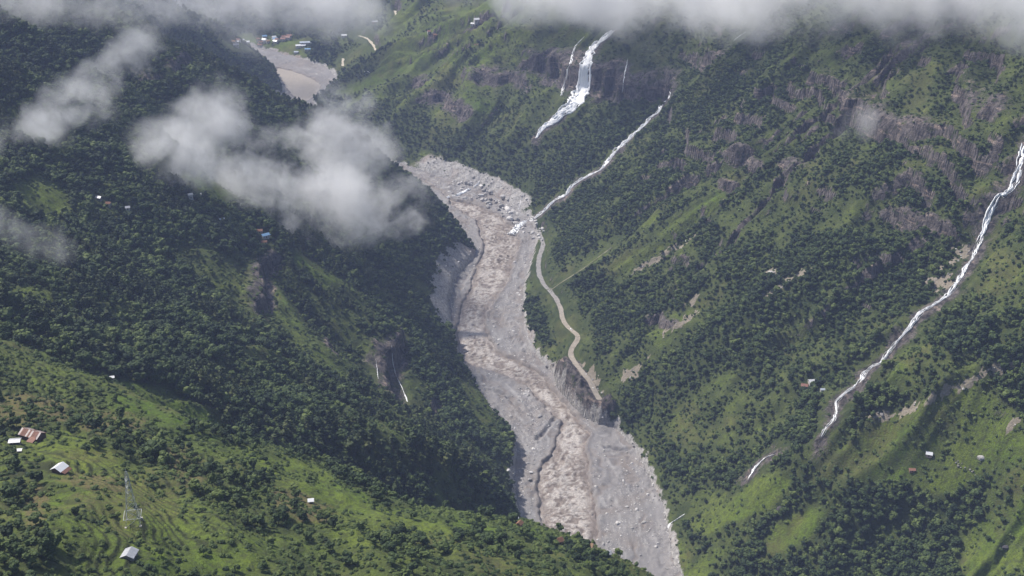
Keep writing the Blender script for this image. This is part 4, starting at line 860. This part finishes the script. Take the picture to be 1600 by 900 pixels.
# ------------------------------------------------------------------ stones: loose cobbles on the river bed and boulders
bx = np.concatenate(bv); wet_ = np.concatenate(ba['wet']); fine_ = np.concatenate(ba['fine']); bx_n = fbm(bx[:, 0]/35, bx[:, 1]/60, 3, 270)
prob = np.where(bx[:, 1] < 2120, .075, .08)*(1 - .8*fine_)*(1 - wet_) + .12*sstep(.1, .5, bx_n)*(1 - wet_)
pick = np.where(r.random(len(bx)) < prob)[0]; q = bx[pick]; ns = len(q); rs = .5 + r.exponential(.42, ns); rs = np.minimum(rs, 3.2)
scatter('river_stones', q + [0, 0, .1], r.uniform(0, 6.28, ns), np.stack([rs*r.uniform(.8, 1.5, ns), rs, rs*.8], 1), r.integers(12, 16, ns), np.clip(r.uniform(-.3, 1.1, ns), 0, 1))
allp = (SOIL > .35) | (BANK > .6); jj, ii = np.where(allp & (YG < 2200) & (YG > 850) & (np.abs(XG) < .5*YG)); pk = r.random(len(jj)) < .16; jj, ii = jj[pk], ii[pk]; nr_ = len(jj); rs = np.minimum(.45 + r.exponential(.55, nr_), 3.0)
scatter('rubble', np.column_stack([XG[jj, ii] + r.uniform(-1, 1, nr_), YG[jj, ii] + r.uniform(-1, 1, nr_), ZG[jj, ii] + .1]), r.uniform(0, 6.28, nr_), np.stack([rs*1.25, rs, rs*.8], 1), r.integers(12, 16, nr_), np.clip(r.uniform(-.4, 1.0, nr_), 0, 1))
BIG = [(1205,428,9,'pale','large pale boulder sitting in the scrub of the right slope'), (1220,797,9,'dark','dark boulder on the bright right-hand spur'), (1571,855,6,'dark','dark boulder by the lower right edge of the fields'), (1533,716,7,'pale','pale boulder among the stone heaps on the right spur'), (1187,677,4,'pale','small pale boulder in the dark forest right of the gravel')]
for u, v_, s, cl_, lab in BIG:
    p = ground(u, v_); o = link('boulder', rock_mesh('boulder', int(u), M_STONE if cl_ == 'pale' else M_DARKSTONE), None, None, tuple(p)); o.scale = (s*.6, s*.6, s*.6); o.rotation_euler = (0, 0, u); o['tone'] = .5; tag(o, lab, 'boulder')
BR = [rock_mesh('bank_boulder', 900 + k, M_STONE) for k in range(5)]; rb_ = np.random.default_rng(31)
for k in range(160):
    if k < 130:
        u = rb_.uniform(700, 850); k_ = rb_.uniform(0, 1); v_ = np.interp(u, [700,742,776,797,812,850], [314,322,336,354,372,384])*(1 - k_) + np.interp(u, [690,735,780,820,850], [280,284,304,328,354])*k_; lab, gr_ = 'pale angular boulder on the white boulder bank below the middle cascade', 'boulders of the pale bank'
    else:
        u = rb_.uniform(1490, 1530); v_ = 722 + (u - 1490)*.6 + rb_.normal(0, 3); lab, gr_ = 'grey stone of the tumbled heap on the bright right spur', 'stone heap on the right spur'
        if k > 146: break
    p = ground(u, v_); p[2] = max(p[2], float(zriv(p[1])) + 1.3) if k < 130 else p[2]; o = link('boulder', BR[k % 5], None, None, (p[0], p[1], p[2] + .6)); s = (1.4 + min(rb_.exponential(1.7), 4.5)) if k < 130 else rb_.uniform(.5, 1.1); o.scale = (s*1.2, s, s); o.rotation_euler = (rb_.uniform(-.3, .3), rb_.uniform(-.3, .3), rb_.uniform(0, 6)); o['tone'] = float(np.clip(rb_.uniform(0, 1.2), 0, 1)) if k < 130 else 0.0; 
    if k < 130: lab = '%s %s angular boulder %s' % ('big' if s > 2.8 else 'middling' if s > 1.9 else 'small', 'whitish' if o['tone'] > .6 else 'grey', 'on the white torrent side of the boulder bank' if u < 745 else 'in the middle of the boulder bank' if u < 800 else 'of the boulder bank by the cascade foot')
    tag(o, lab, 'boulder', lab.replace('boulder ', 'boulders ', 1) if k < 130 else gr_)
# ------------------------------------------------------------------ clouds hanging in the valley
def cloud_material(name, dens, scale, thr, seedv):
    m = bpy.data.materials.new(name); m.use_nodes = True; t = m.node_tree; t.nodes.clear(); out = t.nodes.new('ShaderNodeOutputMaterial'); pv = t.nodes.new('ShaderNodeVolumePrincipled')
    pv.inputs['Color'].default_value = (1,1,1,1); pv.inputs['Anisotropy'].default_value = 0.0
    tc = t.nodes.new('ShaderNodeTexCoord'); ge = t.nodes.new('ShaderNodeNewGeometry')
    ln = t.nodes.new('ShaderNodeVectorMath'); ln.operation = 'LENGTH'; wn = t.nodes.new('ShaderNodeTexNoise'); wn.inputs['Scale'].default_value = scale*.9; wn.inputs['Detail'].default_value = 5; wn.inputs['Roughness'].default_value = .62; t.links.new(ge.outputs['Position'], wn.inputs['Vector'])
    wm_ = t.nodes.new('ShaderNodeVectorMath'); wm_.operation = 'MULTIPLY_ADD'; wm_.inputs[1].default_value = (2.0, 2.0, 2.0); wm_.inputs[2].default_value = (-1.0, -1.0, -1.0); t.links.new(wn.outputs[1], wm_.inputs[0])
    wa_ = t.nodes.new('ShaderNodeVectorMath'); wa_.operation = 'ADD'; t.links.new(tc.outputs['Object'], wa_.inputs[0]); t.links.new(wm_.outputs[0], wa_.inputs[1]); t.links.new(wa_.outputs[0], ln.inputs[0])
    l0 = t.nodes.new('ShaderNodeVectorMath'); l0.operation = 'LENGTH'; t.links.new(tc.outputs['Object'], l0.inputs[0])
    nz = t.nodes.new('ShaderNodeTexNoise'); nz.inputs['Scale'].default_value = scale; nz.inputs['Detail'].default_value = 5; nz.inputs['Roughness'].default_value = .58; nz.inputs['Distortion'].default_value = .7
    ad = t.nodes.new('ShaderNodeVectorMath'); ad.operation = 'ADD'; ad.inputs[1].default_value = (seedv*131.7, seedv*57.1, 0); t.links.new(ge.outputs['Position'], ad.inputs[0]); t.links.new(ad.outputs[0], nz.inputs['Vector'])
    n2_ = t.nodes.new('ShaderNodeTexNoise'); n2_.inputs['Scale'].default_value = scale*4.2; n2_.inputs['Detail'].default_value = 4; n2_.inputs['Roughness'].default_value = .65; n2_.inputs['Distortion'].default_value = 1.0; t.links.new(ad.outputs[0], n2_.inputs['Vector'])
    def M(op, a, b=None, clamp=False):
        x = t.nodes.new('ShaderNodeMath'); x.operation = op; x.use_clamp = clamp
        for s, q in ((x.inputs[0], a), (x.inputs[1], b)):
            if isinstance(q, bpy.types.NodeSocket): t.links.new(q, s)
            elif q is not None: s.default_value = q
        return x.outputs[0]
    fall = M('SUBTRACT', 1.0, M('POWER', ln.outputs['Value'], 1.3), True)          # 1 in the middle, 0 at the skin
    body = M('SUBTRACT', M('ADD', M('MULTIPLY', nz.outputs[0], 4.4), M('MULTIPLY', fall, 1.7)), thr); body = M('ADD', body, M('MULTIPLY', M('SUBTRACT', n2_.outputs[0], .5), 2.6))
    skin = M('MULTIPLY', M('SUBTRACT', 1.0, l0.outputs['Value'], True), 4.0, True); body = M('MULTIPLY', body, skin)
    body = M('MULTIPLY', M('MULTIPLY', M('MAXIMUM', body, 0.0), M('MULTIPLY', fall, 2.2, True)), dens)
    t.links.new(body, pv.inputs['Density']); t.links.new(pv.outputs[0], out.inputs['Volume']); return m
def cloud(name, label, lobes, mat, tdef=None, grow=1.4):
    ps = []
    for l in lobes:
        u, v_, ru, rv = l[:4]; ang = l[4] if len(l) > 4 else 0; off = l[5] if len(l) > 5 else 90
        rr = ray(u, v_); g = cast(u, max(v_, 2), terrain_h); t_ = (tdef if tdef else g[1]/ray(u, max(v_, 2))[1] - off); c_ = rr*t_ + np.array([0, 0, H]); ps.append((c_, ru*t_/FPX, rv*t_/FPX, ang))
    c0 = np.mean([p[0] for p in ps], 0); root = empty(name, tuple(c0)); tag(root, label, 'cloud')
    for c_, a, b_, ang in ps:
        v, f = ICO2; me = mesh_np('wisp', v*1.02, f, True); o = link('wisp', me, mat, root, tuple(c_ - c0)); a *= grow; b_ *= grow; o.scale = (a, max(50, .5*(a + b_)*.8), b_); o.rotation_euler = (-PITCH*.8, R(ang), 0)
CM1 = cloud_material('cloud_dense', .019, .0095, 2.8, 1); CM2 = cloud_material('cloud_thin', .008, .012, 2.85, 2); CM3 = cloud_material('cloud_bank', .011, .0055, 2.5, 3); CM4 = cloud_material('cloud_far', .0045, .0055, 2.5, 4)
cloud('cloud', 'big ragged white cloud hanging before the forested left spur', [(335,205,70,70,30),(275,245,75,50,10),(410,290,120,85,-10),(515,225,85,90,20),(490,310,160,75,0),(565,322,95,58,12),(615,348,50,30,15)], CM1)
cloud('cloud', 'long slanting wisp of cloud at the upper left', [(40,200,75,42,-15),(95,172,80,40,-28),(150,130,75,40,-35),(200,92,70,36,-30),(130,190,70,26,-20)], CM1)
cloud('cloud', 'small low wisp of cloud at the left edge', [(10,352,50,30,10),(65,378,70,32,15),(110,395,50,22,15)], CM2)
cloud('cloud', 'thin grey cloud veil across the top left corner', [(30,8,190,45,-5),(170,22,120,34,10),(235,5,80,32,20)], CM2)
cloud('cloud', 'hazy cloud patch over the far valley village', [(450,12,150,48,0),(380,-5,130,40,0),(540,30,90,40,10),(345,45,70,40,30)], CM4, 2500, 1.4)
cloud('cloud', 'broad cloud bank covering the top of the right slope', [(860,-25,160,55,0),(1010,-20,190,62,0),(1150,8,180,80,5),(1290,-20,170,75,0),(1420,-30,160,70,0),(1530,0,170,85,8),(1640,20,150,90,10)], CM3, None, 1.4)
cloud('cloud', 'tiny wisp of mist at the tip of the left spur', [(600,235,55,24,0),(640,300,50,30,0)], CM2)
cloud('cloud', 'small puff of mist before the right-hand cliffs', [(1335,195,28,34,20,30)], CM2)
# ------------------------------------------------------------------ the air of the valley
x0, x1, y0, y1, z0, z1 = -3100, 3100, -300, 5200, -60, 900
hv, hf = box(x0, x1, y0, y1, z0, z1); hz = mesh_np('haze', hv, hf, False); mz = bpy.data.materials.new('valley_haze'); mz.use_nodes = True; t = mz.node_tree; t.nodes.clear()
out = t.nodes.new('ShaderNodeOutputMaterial'); pv = t.nodes.new('ShaderNodeVolumePrincipled'); pv.inputs['Color'].default_value = (.52,.63,1.0,1); pv.inputs['Density'].default_value = .00008; pv.inputs['Anisotropy'].default_value = 0.0
t.links.new(pv.outputs[0], out.inputs['Volume']); tag(link('haze', hz, mz), kind='stuff')
